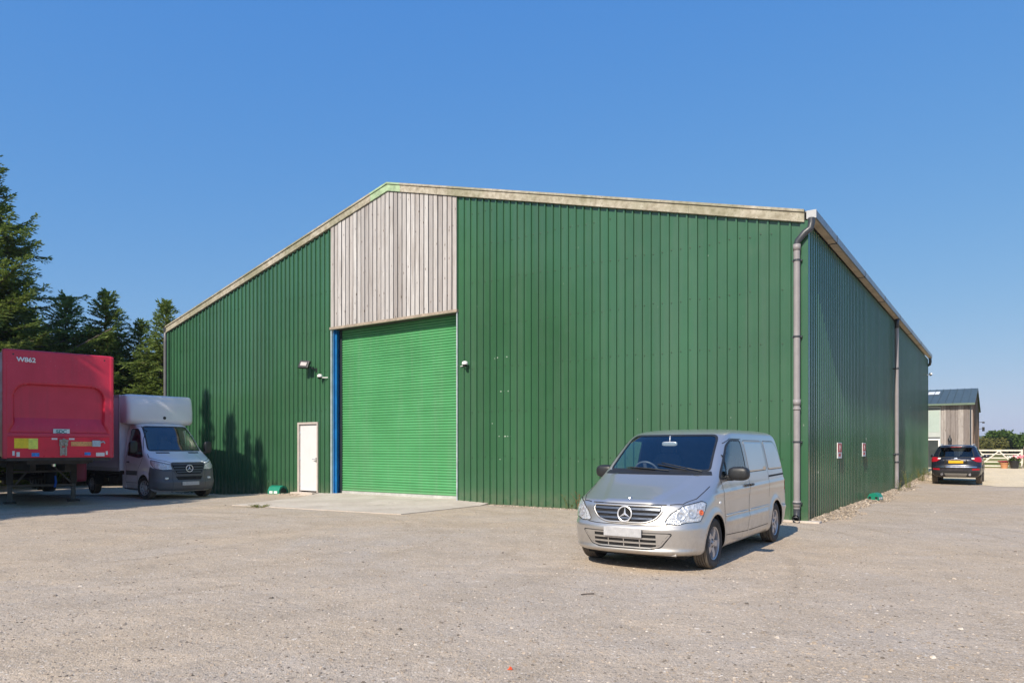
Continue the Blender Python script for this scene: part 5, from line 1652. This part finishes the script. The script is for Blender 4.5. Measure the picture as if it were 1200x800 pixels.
# ================================================================ vegetation
def blade(m, p, d, up, L, w):
    d = d.normalized(); s = d.cross(up)
    if s.length < 1e-3: s = d.cross(Vector((1, 0, .1)))
    s.normalize()
    n = len(m.v)
    m.v += [tuple(p), tuple(p + d * L * .45 + s * w), tuple(p + d * L), tuple(p + d * L * .45 - s * w)]
    m.f.append((n, n + 1, n + 2, n + 3)); m.m.append(0)
def conifer_meshes(h, rmax, seed, nb=170, lean=0.0):
    rr = random.Random(seed)
    t = MB(); pts = []; rs = []
    for k in range(9):
        f = k / 8; pts.append((lean * f * f + .08 * math.sin(f * 5 + seed), .06 * math.cos(f * 4 + seed), h * f * .97)); rs.append(.20 * (1 - f) ** .9 * h / 10 + .012)
    t.tube(pts, rs, 8)
    m = MB()
    def axis(z):
        f = z / h; return Vector((lean * f * f + .08 * math.sin(f * 5 + seed), .06 * math.cos(f * 4 + seed), z))
    for b in range(nb):
        f = (b + rr.random()) / nb; z = h * (.04 + .93 * f ** .90)
        prof = (1 - z / h)
        L = rmax * (prof ** .80) * rr.uniform(.50, 1.20) + .10
        if rr.random() < .15: L *= 1.28
        if z < h * .15: L *= .8
        az = b * 2.399 + rr.uniform(-.6, .6)
        el = R(rr.uniform(14, 40)) + R(30) * sstep(.80, .97, z / h)
        out = Vector((math.cos(az), math.sin(az), 0))
        side = Vector((-math.sin(az), math.cos(az), 0))
        p0 = axis(z); n = max(3, int(L / .16)); path = []
        curve = rr.uniform(-.3, .4)
        droop = rr.uniform(.25, .55)
        for k in range(n + 1):
            s = k / n
            path.append(p0 + out * (L * s * math.cos(el)) + Vector((0, 0, L * (math.sin(el) * s - droop * s * s + .22 * s ** 4))) + side * (curve * L * s * s * .5))
        st = max(1, n // 3); t.tube(path[::st], [.026 * (1 - i / 5) * (L / 2 + .3) + .004 for i in range(len(path[::st]))], 4, caps=False)
        for k in range(1, n + 1):
            s = k / n
            if s < .10: continue
            d0 = (path[k] - path[k - 1]).normalized()
            reach = min(.62, .16 + .34 * L * (1 - s) ** .8)
            for sg in (-1, 1):
                dd = (d0 * 1.0 + side * sg * rr.uniform(.35, .95) + Vector((0, 0, rr.uniform(-.45, .35)))).normalized()
                q = path[k]; nn = max(2, int(reach / .10))
                for j in range(nn + 1):
                    u = j / nn; qq = q + dd * reach * u + Vector((0, 0, -.22 * reach * u * u))
                    for sg2 in (-1, 1):
                        d2 = (dd * 1.0 + dd.cross(Vector((0, 0, 1))) * sg2 * rr.uniform(.2, .8) + Vector((0, 0, rr.uniform(-.45, .35)))).normalized()
                        blade(m, qq, d2, Vector((rr.uniform(-.8, .8), rr.uniform(-.8, .8), 1)), rr.uniform(.13, .28) * (1 - .35 * (z / h)), rr.uniform(.022, .045))
            for j in range(2):
                blade(m, path[k], (d0 + Vector((rr.gauss(0, .25), rr.gauss(0, .25), rr.gauss(0, .3)))), Vector((rr.uniform(-.8, .8), rr.uniform(-.8, .8), 1)), rr.uniform(.18, .32), .035)
    top = axis(h * .97)
    for k in range(60):
        z = rr.random()
        p = top + Vector((0, 0, -h * .10 * z)) ; a = rr.uniform(0, 6.28)
        blade(m, p, Vector((math.cos(a) * (.15 + z * .35), math.sin(a) * (.15 + z * .35), 1)), Vector((rr.uniform(-1, 1), rr.uniform(-1, 1), .3)), rr.uniform(.16, .30), .026)
    return t, m
def make_conifer(name_, label, loc, h, rmax, seed, nb, lean=0, group='conifers beside the barn'):
    t, m = conifer_meshes(h, rmax, seed, nb, lean)
    T = thing(name_, label, 'tree', (loc[0], loc[1], gz(*loc)), 0, group)
    t.build('trunk', M_BARK, T, fix=False); m.build('crown', M_CONIFER, T, fix=False)
    return T
def at(px, d): return ((px - 600) / 832 * d, d)
def build_conifers():
    A = make_conifer('conifer', 'tallest conifer, cut by the left edge of the photo above the red trailer', at(-20, 32.0), 15.7, 5.1, 3, 430)
    Bt = make_conifer('conifer', 'conifer with a bent double tip rising above the right end of the red trailer', at(120, 35.5), 9.7, 3.5, 8, 265, .25)
    Ct = make_conifer('conifer', 'slender conifer closest to the left edge of the barn, behind its downpipe', at(190, 35.0), 9.1, 2.8, 21, 230, .15)
    def cp(src, loc, sc, rz, lab, vis=True):
        c = copy_tree(src); c.location = (loc[0], loc[1], gz(*loc) - .05); c.rotation_euler = (0, 0, rz); c.scale = (sc[0], sc[0], sc[1]); c['label'] = lab
        return c
    cp(Bt, at(77, 36), (1.0, 1.0), 2.0, 'conifer with a single wispy tip above the middle of the red trailer')
    cp(Ct, at(163, 36.5), (1.0, .93), 1.2, 'thin leaning conifer between the trailer top and the barn downpipe')
    cp(Bt, at(38, 37), (1.05, .94), 4.1, 'conifer rising behind the fleet number of the red trailer')
    cp(Bt, at(8, 36), (1.15, .99), 5.4, 'broad conifer behind the left end of the red trailer')
    cp(Ct, at(140, 38), (1.35, .84), 3.0, 'short dense conifer behind the top right corner of the trailer')
    cp(Ct, at(176, 39), (1.5, .76), 5.0, 'low dense conifer behind the roof of the box van')
    cp(Bt, at(105, 41), (1.2, .9), 1.0, 'conifer in the second row, mostly hidden behind the middle pair')
    cp(Bt, at(55, 42), (1.3, .9), 3.3, 'conifer in the second row, showing as dark foliage above the trailer')
    cp(Ct, at(-20, 40), (1.5, .9), 0.3, 'conifer in the second row at the left edge of the photo')
    # the row continues to the left of the picture and shades the trailer and the corner of the yard
    k = 0
    for (lx, ly, s, sz) in ((-21.8, -13.0, .72, 1.62), (-20.2, -13.0, .66, 1.51), (-19.3, -13.2, .60, 1.46), (-18.6, -13.0, .60, 1.38), (-17.5, -13.2, .50, 1.25), (-24.4, -12.0, 1.0, 1.16), (-21.4, -16.6, .8, 1.52), (-17.6, -15.0, 1.0, 1.24), (-15.7, -17.6, .85, 1.22), (-27.0, -12.4, 1.0, 1.25), (-19.4, -20.5, 1.1, 1.45), (-23.8, -16.0, 1.1, 1.4), (-31.5, -12.0, 1.2, 1.2)):
        p = B(lx, ly); k += 1
        src = (Bt, Ct)[k % 2]; hh = (.955, 1.0)[k % 2]
        c = cp(src, (p.x, p.y), (s, sz * hh), k * 1.7, 'conifer of the row that runs on beyond the left edge of the photo')
        c['group'] = 'conifers outside the left edge of the photo'
def broad_meshes(h, r, seed, n, leaf):
    rr = random.Random(seed); t = MB(); m = MB()
    t.tube([(0, 0, -.1), (.05, 0, h * .25), (.0, .1, h * .5)], [.05 * h, .035 * h, .02 * h], 8)
    for k in range(7):
        a = k * .9; t.tube([(0, 0, h * .25), (math.cos(a) * r * .5, math.sin(a) * r * .5, h * .6)], [.02 * h, .005 * h], 5)
    lobes = [(Vector((rr.uniform(-.6, .6) * r, rr.uniform(-.6, .6) * r, h * rr.uniform(.32, .80))), rr.uniform(.28, .50) * r) for _ in range(16)]
    lobes.append((Vector((0, 0, h * .72)), r * .5))
    for k in range(n):
        c, q = lobes[k % len(lobes)]
        d = Vector((rr.gauss(0, 1), rr.gauss(0, 1), rr.gauss(0, 1))).normalized()
        p = c + Vector((d.x, d.y, d.z * .75)) * q * rr.uniform(.6, 1.06)
        p.z = min(p.z, h)
        if p.z < h * .06: continue
        dd = Vector((rr.gauss(0, 1), rr.gauss(0, 1), rr.gauss(0, .7))).normalized()
        blade(m, p, dd, Vector((rr.gauss(0, 1), rr.gauss(0, 1), 1)), leaf * rr.uniform(.7, 1.5), leaf * .42)
    return t, m
def build_far():
    def tree(lab, px, d, h, r, seed, mt, leaf=.42, n=5200):
        t, m = broad_meshes(h, r, seed, n, leaf)
        T = thing('broadleaf_tree', lab, 'tree', (*at(px, d), gz(*at(px, d)) - .1), 0, 'trees beyond the field gate')
        t.build('trunk', M_BARK, T, fix=False); m.build('crown', mt, T, fix=False)
    tree('largest round green tree beyond the gate, over its middle bars', 1177, 120, 4.6, 3.0, 1, M_BROAD)
    tree('olive brown bushy tree beyond the gate, next to the timber building', 1155, 118, 3.0, 2.8, 2, M_OLIVE)
    tree('green tree beyond the gate, cut by the right edge of the photo', 1197, 124, 3.7, 3.4, 3, M_BROAD)
    tree('tree to the right of the photo edge, beyond the gate', 1225, 120, 4.4, 4.2, 4, M_BROAD)
    m = MB(); rr = random.Random(5)
    for k in range(26000):
        x = rr.uniform(60, 160); y = 150 - .12 * x + rr.gauss(0, 1.0)
        z = 2.0 * rr.random() * (.75 + .25 * math.sin(x * .7) * math.sin(x * .23))
        blade(m, Vector((x, y, z)), Vector((rr.gauss(0, 1), rr.gauss(0, 1), rr.gauss(0, .6))), Vector((rr.gauss(0, 1), 0, 1)), .7, .26)
    o = m.build('hedge', M_FARLEAF, fix=False); tag(o, 'long low hedge across the field behind the trees', 'hedge', kind='stuff')
    # wooded ridge on the horizon
    m = MB(); n = 1200; vs = []; rr = random.Random(9)
    prof = []
    for i in range(n + 1):
        a = R(-78 + 156 * i / n)
        d = 1500 if True else 0
        hgt = 30 + 10 * math.sin(a * 7 + 1.0) + 5 * math.sin(a * 23) + 1.6 * math.sin(a * 190) + rr.uniform(-1.1, 1.1)
        prof.append((a, d, hgt))
    for a, d, hgt in prof:
        for (dd, zz) in ((-500, -1), (-320, hgt * .30), (-180, hgt * .62), (-60, hgt * .9), (0, hgt), (120, hgt * .6)):
            vs.append(((d + dd) * math.sin(a), (d + dd) * math.cos(a), zz))
    fs = [(i * 6 + k, (i + 1) * 6 + k, (i + 1) * 6 + k + 1, i * 6 + k + 1) for i in range(n) for k in range(5)]
    m.add(vs, fs)
    t = NT('wooded_hill')
    c = t.ramp(t.noise(.02, 5, .7), [(.35, (.035, .065, .022)), (.6, (.06, .10, .03)), (.75, (.16, .17, .07))])
    t.set(color=c, rough=1, spec=.05, normal=t.bump(t.noise(.12, 4), 1.0, 6.0))
    o = m.build('hills', t.m, smooth=True, angle=180); o['kind'] = 'structure'
    m = MB(); rr = random.Random(13)
    for k in range(9000):
        a = R(rr.uniform(22, 44)); d = 620 + rr.gauss(0, 22)
        blade(m, Vector((d * math.sin(a), d * math.cos(a), 14 * rr.random() * (.7 + .3 * math.sin(a * 60)))), Vector((rr.gauss(0, 1), rr.gauss(0, 1), rr.gauss(0, .6))), Vector((rr.gauss(0, 1), 0, 1)), 5.0, 2.0)
    o = m.build('woodland', M_FARLEAF, fix=False); tag(o, 'distant belt of woodland below the skyline', 'woodland', kind='stuff')

def build_weeds():
    rr = random.Random(4)
    def tuft(name, lab, cat, p, n, h, mt, spread=.12, w=.006):
        m = MB()
        for k in range(n):
            a = rr.uniform(0, 6.28); q = Vector((math.cos(a), math.sin(a), 0)) * rr.uniform(0, spread * .5)
            hh = h * rr.uniform(.45, 1.1); ln = Vector((math.cos(a), math.sin(a), 0)) * spread * rr.uniform(.2, 1.4)
            m.tube([q, q + ln * .4 + Vector((0, 0, hh * .6)), q + ln + Vector((0, 0, hh))], [w, w * .7, w * .25], 4, caps=False)
            for j in range(4):
                f = rr.uniform(.3, 1)
                blade(m, q + ln * f * f + Vector((0, 0, hh * f)), Vector((rr.gauss(0, 1), rr.gauss(0, 1), .8)), Vector((rr.gauss(0, 1), rr.gauss(0, 1), 1)), rr.uniform(.03, .09), .010)
        o = m.build(name, mt, fix=False); o.location = p; tag(o, lab, cat, group='weeds at the foot of the barn')
    tuft('weed', 'reddish dry dock stems at the wall foot just left of the silver van', 'weed', B(-5.45, -.10, .0), 12, .50, M_RUST, .20)
    tuft('weed', 'pale dead stalks standing beside the reddish dock stems', 'weed', B(-5.85, -.10, .0), 5, .42, M_WEED, .25)
    tuft('weed', 'thin green weed by the foot of the second downpipe', 'weed', B(.35, 15.7, .05), 16, .60, M_WEED, .22)
    tuft('weed', 'yellow green weed on the shingle near the far end of the side wall', 'weed', B(.35, 21.5, .06), 26, .62, M_WEED, .3)
    tuft('weed', 'small dry weed at the near side of the second downpipe', 'weed', B(.30, 13.6, .05), 10, .5, M_WEED, .2)
    tuft('weed', 'low grass clump on the edge of the concrete apron', 'weed', B(-13.0, -4.35, .0), 30, .07, M_WEED, .25, .004)
    tuft('weed', 'last weed before the far corner of the side wall', 'weed', B(.25, 26.5, .06), 20, .55, M_WEED, .3)

# ================================================================ timber building, gate, pots
def build_second():
    T = thing('timber_building', 'timber-clad building with a dark metal roof beyond the far end of the barn', 'building', matrix=BM)
    x0, x1, y0, y1 = -9.0, 1.78, 37.5, 49.5; ze, zr = 4.42, 5.72; ym = (y0 + y1) / 2
    m = MB(); m.b2((x0, y0 + .03, -.1), (x1 - .03, y1, ze)); m.add([(x1 - .03, y0 + .03, ze), (x1 - .03, y1, ze), (x1 - .03, ym, zr - .05)], [(0, 1, 2)]); m.build('wall', simple('wall_core', (.10, .08, .07), .9), T)
    m = MB(); rr = random.Random(2); x = .06
    while x < x1 - .05:
        w = rr.choice((.14, .24, .28, .30)); w = min(w, x1 - x); yy = y0 - rr.choice((.0, .022))
        m.b2((x, yy - .02, .1), (x + w - .012, y0 + .03, ze)); x += w
    x = x0
    while x < -.95:
        m.b2((x, y0 - .02, .1), (x + .19, y0 + .03, ze)); x += .2
    m.build('front_boards', M_TIMBER2, T)
    m = MB(); y = y0
    while y < y1 - .01:
        t = 1 - abs(y + .1 - ym) / (y1 - ym); m.b2((x1 - .03, y + .006, .1), (x1 + .0 + rr.choice((0, .02)), y + .19, ze + (zr - ze) * t - .06)); y += .2
    m.build('gable_boards', _timber('brown_boards', [(0.15, .09, .055), (.24, .16, .11), (.30, .21, .15), (.18, .11, .07)]), T)
    m = MB(); m.b2((-.93, y0 - .05, .1), (.04, y0 + .02, ze - .1)); w = m.build('window_wall', simple('pale_panel', (.46, .49, .46), .5, var=.05), T)
    m = MB(); m.b2((-.86, y0 - .06, 2.65), (-.04, y0 - .045, 4.05)); m.build('pane', simple('blind', (.42, .50, .45), .3, var=.05), w)
    m = MB(); m.b2((-.90, y0 - .07, 2.25), (.0, y0 - .045, 2.32)); m.b2((-.90, y0 - .07, 4.1), (.0, y0 - .045, 4.16)); m.build('head_strip', M_PIPED, w)
    m = MB(); m.b2((-.80, y0 - .06, .35), (-.10, y0 - .045, 2.12)); m.build('door_glass', simple('door_dark_glass', (.06, .07, .07), .08), w)
    m = MB(); m.b2((-.90, y0 - .08, .2), (-.80, y0 - .045, 2.22)); m.b2((-.10, y0 - .08, .2), (.0, y0 - .045, 2.22)); m.b2((-.8, y0 - .08, 2.12), (-.10, y0 - .045, 2.22)); m.build('door_frame', M_WHITE, w)
    m = MB(); ra = simple('metal_roof', (.075, .10, .10), .45, metal=.2, var=.2)
    ov = .28
    sl = (zr - ze) / (ym - y0)
    for s in (0, 1):
        ya = y0 - ov if s == 0 else y1 + ov; za = ze - ov * sl + .10
        m.add([(x0 - .2, ya, za), (x1 + .12, ya, za), (x1 + .12, ym, zr + .10), (x0 - .2, ym, zr + .10), (x0 - .2, ya, za - .09), (x1 + .12, ya, za - .09), (x1 + .12, ym, zr + .01), (x0 - .2, ym, zr + .01)], [(0, 1, 2, 3), (4, 5, 6, 7), (0, 1, 5, 4), (1, 2, 6, 5), (2, 3, 7, 6), (3, 0, 4, 7)])
    rf = m.build('roof', ra, T)
    m = MB(); x = x1 - .28
    while x > x0:
        m.add([(x, y0 - ov, ze - ov * sl + .10), (x + .03, y0 - ov, ze - ov * sl + .10), (x + .03, ym, zr + .10), (x, ym, zr + .10), (x, y0 - ov, ze - ov * sl + .14), (x + .03, y0 - ov, ze - ov * sl + .14), (x + .03, ym, zr + .14), (x, ym, zr + .14)], [(4, 5, 6, 7), (0, 1, 5, 4), (0, 4, 7, 3), (1, 2, 6, 5)]); x -= .42
    m.build('standing_seam', ra, rf)
    m = MB(); yy = ym - 2.4; zz = zr - 2.4 * sl + .13
    m.add([(-1.6, yy, zz), (-.30, yy, zz), (-.30, yy + 1.3, zz + 1.3 * sl), (-1.6, yy + 1.3, zz + 1.3 * sl)], [(0, 1, 2, 3)]); m.build('rooflight', M_WHITE, rf)
    m = MB(); m.b2((x0, y0 - ov - .10, ze - .07), (x1 + .12, y0 - ov + .02, ze + .05)); m.build('gutter', simple('green_gutter', (.13, .18, .13), .5), T)
    m = MB(); m.tube([(x1 - .12, y0 - .10, .3), (x1 - .12, y0 - .10, ze - .3), (x1 - .12, y0 - ov, ze - .05)], .04, 8); m.build('downpipe', M_PIPED, T)
    m = MB(); m.tube([(.55, y0 - .04, 2.35), (.55, y0 - .18, 2.42), (.55, y0 - .22, 2.34)], .03, 8); m.lathe([(.03, 2.34), (.11, 2.20), (.12, 2.05), (.05, 2.0), (.001, 2.0)], 12, 'Z', c=(.55, y0 - .22, 0)); 
    L = m.build('wall_lantern', M_BLACK, None, M=None, smooth=True, angle=40); L.matrix_world = BM; tag(L, 'black lantern on the grey boards of the timber building above the parked SUV', 'lamp')
    for (z, lab) in ((3.55, 'upper black lamp on the gable end of the timber building'), (3.05, 'lower black lamp on the gable end of the timber building')):
        m = MB(); m.tube([(0, 0, 0), (.22, 0, .04)], .02, 6); m.box((.30, 0, .0), (.16, .14, .12 if z > 3.2 else .32), bev=.02)
        L = m.build('gable_lamp', M_BLACK); L.matrix_world = BM @ Matrix.Translation((x1 + .02, y1 - 1.2, z)); tag(L, lab, 'lamp', 'lamps on the gable end')
    # field gate
    G = thing('field_gate', 'white five-bar timber gate between the timber building and the right-hand post', 'gate', matrix=BM @ Matrix.Translation((1.95, 40.0, .29)))
    gw = simple('gate_white', (.70, .66, .58), .7, var=.15, vs=8); W = 2.45
    m = MB(); m.b2((0, -.04, .05), (.09, .04, 1.24)); m.build('stile', gw, G)
    m = MB(); m.b2((W - .09, -.04, .05), (W, .04, 1.24)); m.build('stile', gw, G)
    for i, (z, t) in enumerate(((1.17, .10), (.93, .07), (.68, .07), (.42, .07), (.16, .08))):
        m = MB(); m.b2((.09, -.02, z - t / 2), (W - .09, .02, z + t / 2)); m.build('bar', gw, G)
    for a, b_ in (((.10, .16), (1.18, 1.13)), ((1.20, 1.13), (1.75, .50)), ((1.78, .50), (W - .08, 1.05)), ((.12, 1.1), (.55, .60))):
        m = MB(); d = Vector((b_[0] - a[0], b_[1] - a[1])).normalized(); nn = Vector((-d.y, d.x)) * .035
        m.prism([(a[0] + nn.x, a[1] + nn.y), (b_[0] + nn.x, b_[1] + nn.y), (b_[0] - nn.x, b_[1] - nn.y), (a[0] - nn.x, a[1] - nn.y)], -.045, -.022, 'Y'); m.build('brace', gw, G)
    m = MB(); m.b2((-.09, -.09, -.3), (.09, .09, 1.42)); P_ = m.build('gate_post', simple('post_grey', (.30, .25, .20), .9, var=.3)); P_.matrix_world = BM @ Matrix.Translation((4.53, 40.0, .29)); tag(P_, 'thick grey timber post at the right end of the gate', 'post')
    # a rail fence carries on to the right of the picture
    F = thing('rail_fence', 'timber rail fence running on from the gate post past the right edge of the photo', 'fence', matrix=BM @ Matrix.Translation((4.7, 40.05, .29)))
    for k in range(6):
        m = MB(); m.b2((1.8 * k + 1.7, -.05, -.2), (1.8 * k + 1.8, .05, 1.2)); m.build('post', M_TIMBER2, F)
    for z in (.4, .75, 1.1):
        m = MB(); m.b2((-.05, -.09, z - .05), (10.9, -.052, z + .05)); m.build('rail', M_TIMBER2, F)
    # pots
    rr = random.Random(6)
    def pot(lab, x, y, r, h, mt, leafmt, flower, nl, fh):
        p = B(x, y); C = thing('plant_pot', lab, 'pot', (p.x, p.y, gz(p.x, p.y) + .014), 0, 'pots in front of the gate')
        m = MB(); m.lathe([(.001, 0), (r * .70, 0), (r * .95, h * .85), (r * 1.06, h * .86), (r * 1.06, h), (r * .95, h), (r * .9, h * .9), (.001, h * .88)], 24, 'Z'); m.build('pot', mt, C, smooth=True, angle=40)
        m = MB()
        for k in range(nl):
            a = rr.uniform(0, 6.28); q = Vector((math.cos(a) * r * rr.uniform(0, 1.1), math.sin(a) * r * rr.uniform(0, 1.1), h * .9 + rr.random() * fh))
            blade(m, q, Vector((math.cos(a), math.sin(a), rr.uniform(-.3, 1))), Vector((rr.gauss(0, 1), rr.gauss(0, 1), 1)), rr.uniform(.08, .16), .035)
        m.build('plant', leafmt, C, fix=False)
        for mt2, n, off in flower:
            m = MB()
            for k in range(n):
                a = rr.uniform(0, 6.28); d = r * rr.uniform(.3, 1.3)
                sell(m, (math.cos(a) * d + off, math.sin(a) * d, h + fh * rr.uniform(.6, 1.2)), (.05, .05, .04), (1, 1), (8, 5))
            m.build('flowers', mt2, C, smooth=True, angle=90)
    terra = simple('terracotta', (.52, .25, .12), .8, var=.15)
    pot('terracotta pot with dark red flowers, left of the black pot at the gate', 3.42, 39.2, .24, .36, terra, M_BROAD, [(simple('crimson_petal', (.35, .01, .04), .6), 34, 0)], 60, .08)
    pot('large black pot with green leaves and white and pink flowers at the gate', 3.95, 39.1, .29, .50, M_BLACK, M_BROAD, [(simple('white_petal', (.85, .85, .78), .6), 22, -.12), (simple('pink_petal', (.85, .25, .32), .6), 40, .22)], 190, .26)
    # pallets stacked behind the trailer
    for i, (px, d, lab) in enumerate(((14, 42, 'pale timber pallets leaning behind the trailer legs, the left one'), (27, 42.5, 'pale timber pallet leaning behind the trailer legs, the right one'))):
        x, y = at(px, d); Tp = thing('pallet', lab, 'pallet', (x, y, gz(x, y)), .25, 'pallets behind the trailer')
        Tp.rotation_euler = (R(-12), 0, .3)
        gw2 = simple('pallet_wood', (.60, .48, .34), .8, var=.2)
        for k in range(5):
            m = MB(); m.b2((-.55 + k * .25, -.01, .0), (-.55 + k * .25 + .11, .012, 1.0)); m.build('board', gw2, Tp)
        for z in (.05, .46, .88):
            m = MB(); m.b2((-.57, .013, z), (.58, .10, z + .09)); m.build('bearer', gw2, Tp)

build_ground(); build_stones(); build_barn(); fittings()
_f = B(-.62, -6.83) + Vector((0, -.10, 0))
build_silver_van(Matrix.Translation((_f.x, _f.y, .004)) @ Matrix.Rotation(ROT + R(-89), 4, 'Z') @ Matrix.Translation((-1.62, 0, 0)))
hd = Vector((.765, -.644, 0)); ang = math.atan2(hd.y, hd.x)
build_box_van(Matrix.Translation((-12.54, 24.38, .004)) @ Matrix.Rotation(ang, 4, 'Z'))
_a = Vector((-.667, .745, 0)).normalized(); _r = Vector((_a.y, -_a.x, 0))
build_trailer(Vector((-13.2, 18.4, .0)), _r, _a)
p = B(1.98, 18.4 + 0.0)
_c = Vector((18.75, 30.0, 0)) + Vector((.5717, .8205, 0)) * 2.28
build_suv(Matrix.Translation((_c.x, _c.y, gz(_c.x, _c.y) + .016)) @ Matrix.Rotation(math.atan2(.8205, .5717), 4, 'Z'))
build_conifers(); build_far(); build_weeds(); build_second()

def build_haze():
    m = MB(); m.b2((-3600, -700, -1.3), (3600, 3600, 62)); o = m.build('haze', None); o.data.materials.clear()
    mt = bpy.data.materials.new('air'); mt.use_nodes = True; n = mt.node_tree.nodes; n.remove(n['Principled BSDF'])
    v = n.new('ShaderNodeVolumePrincipled'); v.inputs['Color'].default_value = (.80, .88, 1.0, 1); v.inputs['Density'].default_value = .00022
    mt.node_tree.links.new(v.outputs[0], n['Material Output'].inputs['Volume']); o.data.materials.append(mt)
    tag(o, 'thin summer haze lying over the whole scene', 'haze', kind='stuff')
build_haze()
# one object per loose piece for the small repeated fittings
def split_loose(o, nm):
    me = o.data; bm = bmesh.new(); bm.from_mesh(me); bm.verts.ensure_lookup_table()
    seen = set(); isl = []
    for v in bm.verts:
        if v.index in seen: continue
        st = [v]; seen.add(v.index); g = []
        while st:
            u = st.pop(); g.append(u.index)
            for e in u.link_edges:
                w_ = e.other_vert(u)
                if w_.index not in seen: seen.add(w_.index); st.append(w_)
        isl.append(g)
    which = {i: k for k, g in enumerate(isl) for i in g}
    fs = [[] for _ in isl]
    for f in bm.faces: fs[which[f.verts[0].index]].append(([v.index for v in f.verts], f.smooth, f.material_index))
    co_ = [v.co.copy() for v in bm.verts]; bm.free()
    for k, g in enumerate(isl):
        mp = {i: j for j, i in enumerate(g)}
        m2 = bpy.data.meshes.new(nm); m2.from_pydata([co_[i] for i in g], [], [[mp[i] for i in f[0]] for f in fs[k]])
        for mt in me.materials: m2.materials.append(mt)
        m2.polygons.foreach_set('use_smooth', [f[1] for f in fs[k]]); m2.polygons.foreach_set('material_index', [f[2] for f in fs[k]])
        c = o.copy(); c.data = m2; c.name = nm; COL.objects.link(c)
    bpy.data.objects.remove(o)
SPLIT = {'hinges': 'hinge', 'mudflap': 'mudflap', 'joint_strap': 'joint_strap', 'pipe_collar': 'pipe_collar', 'scuttle_grille': 'scuttle_grille', 'bolt_head': 'bolt_head',
         'edge_rail': 'edge_rail', 'sticker': 'sticker', 'head_strip': 'head_strip', 'shut_line': 'shut_line', 'door_line': 'door_line', 'bonnet_line': 'bonnet_line',
         'grille_slat': 'grille_slat', 'scrape_marks': 'scrape_mark', 'standing_seam': 'standing_seam', 'pipe_bracket': 'pipe_bracket', 'red_symbol': 'red_symbol', 'entrance': 'entrance'}
for o in list(SC.objects):
    if o.type == 'MESH' and not o.children:
        b_ = o.name.split('.')[0]
        if SPLIT.get(b_): split_loose(o, SPLIT[b_])

# ================================================================ sky, sun, camera
EL = R(40)
_s = BM.to_3x3() @ Vector((math.sin(R(2.6)), -math.cos(R(2.6)), 0))
sd = Vector((_s.x * math.cos(EL), _s.y * math.cos(EL), math.sin(EL)))
w = bpy.data.worlds.new('World'); SC.world = w; w.use_nodes = True
nt = w.node_tree; bg = nt.nodes['Background']
sky = nt.nodes.new('ShaderNodeTexSky'); sky.sky_type = 'NISHITA'; sky.sun_disc = False
sky.sun_elevation = EL; sky.sun_rotation = math.atan2(sd.x, sd.y); sky.altitude = 0
sky.air_density = 1.0; sky.dust_density = 0.6; sky.ozone_density = 3.0
sp = nt.nodes.new('ShaderNodeSeparateColor'); cb = nt.nodes.new('ShaderNodeCombineColor')
nt.links.new(sky.outputs[0], sp.inputs[0])
for i, (e, k) in enumerate(((.92, .435), (.50, 1.04), (.13, 2.85))):
    pw = nt.nodes.new('ShaderNodeMath'); pw.operation = 'POWER'; pw.inputs[1].default_value = e
    ml = nt.nodes.new('ShaderNodeMath'); ml.operation = 'MULTIPLY'; ml.inputs[1].default_value = k
    nt.links.new(sp.outputs[i], pw.inputs[0]); nt.links.new(pw.outputs[0], ml.inputs[0]); nt.links.new(ml.outputs[0], cb.inputs[i])
nt.links.new(cb.outputs[0], bg.inputs[0]); bg.inputs[1].default_value = 0.15
l = bpy.data.lights.new('sun', 'SUN'); l.energy = 4.2; l.angle = R(.5); l.color = (1.0, .90, .76)
lo = bpy.data.objects.new('sun', l); COL.objects.link(lo); lo.rotation_euler = sd.to_track_quat('Z', 'Y').to_euler()
cd = bpy.data.cameras.new('camera'); co = bpy.data.objects.new('camera', cd); COL.objects.link(co); SC.camera = co
co.location = (0, 0, 1.6); co.rotation_euler = (R(90), 0, 0)
cd.sensor_width = 36; cd.lens = 36 * 832 / 1200; cd.shift_y = 125 / 1200; cd.clip_end = 9000; cd.clip_start = .1
SC.view_settings.view_transform = 'Standard'; SC.view_settings.look = 'None'; SC.view_settings.exposure = 0.45; SC.view_settings.gamma = 1
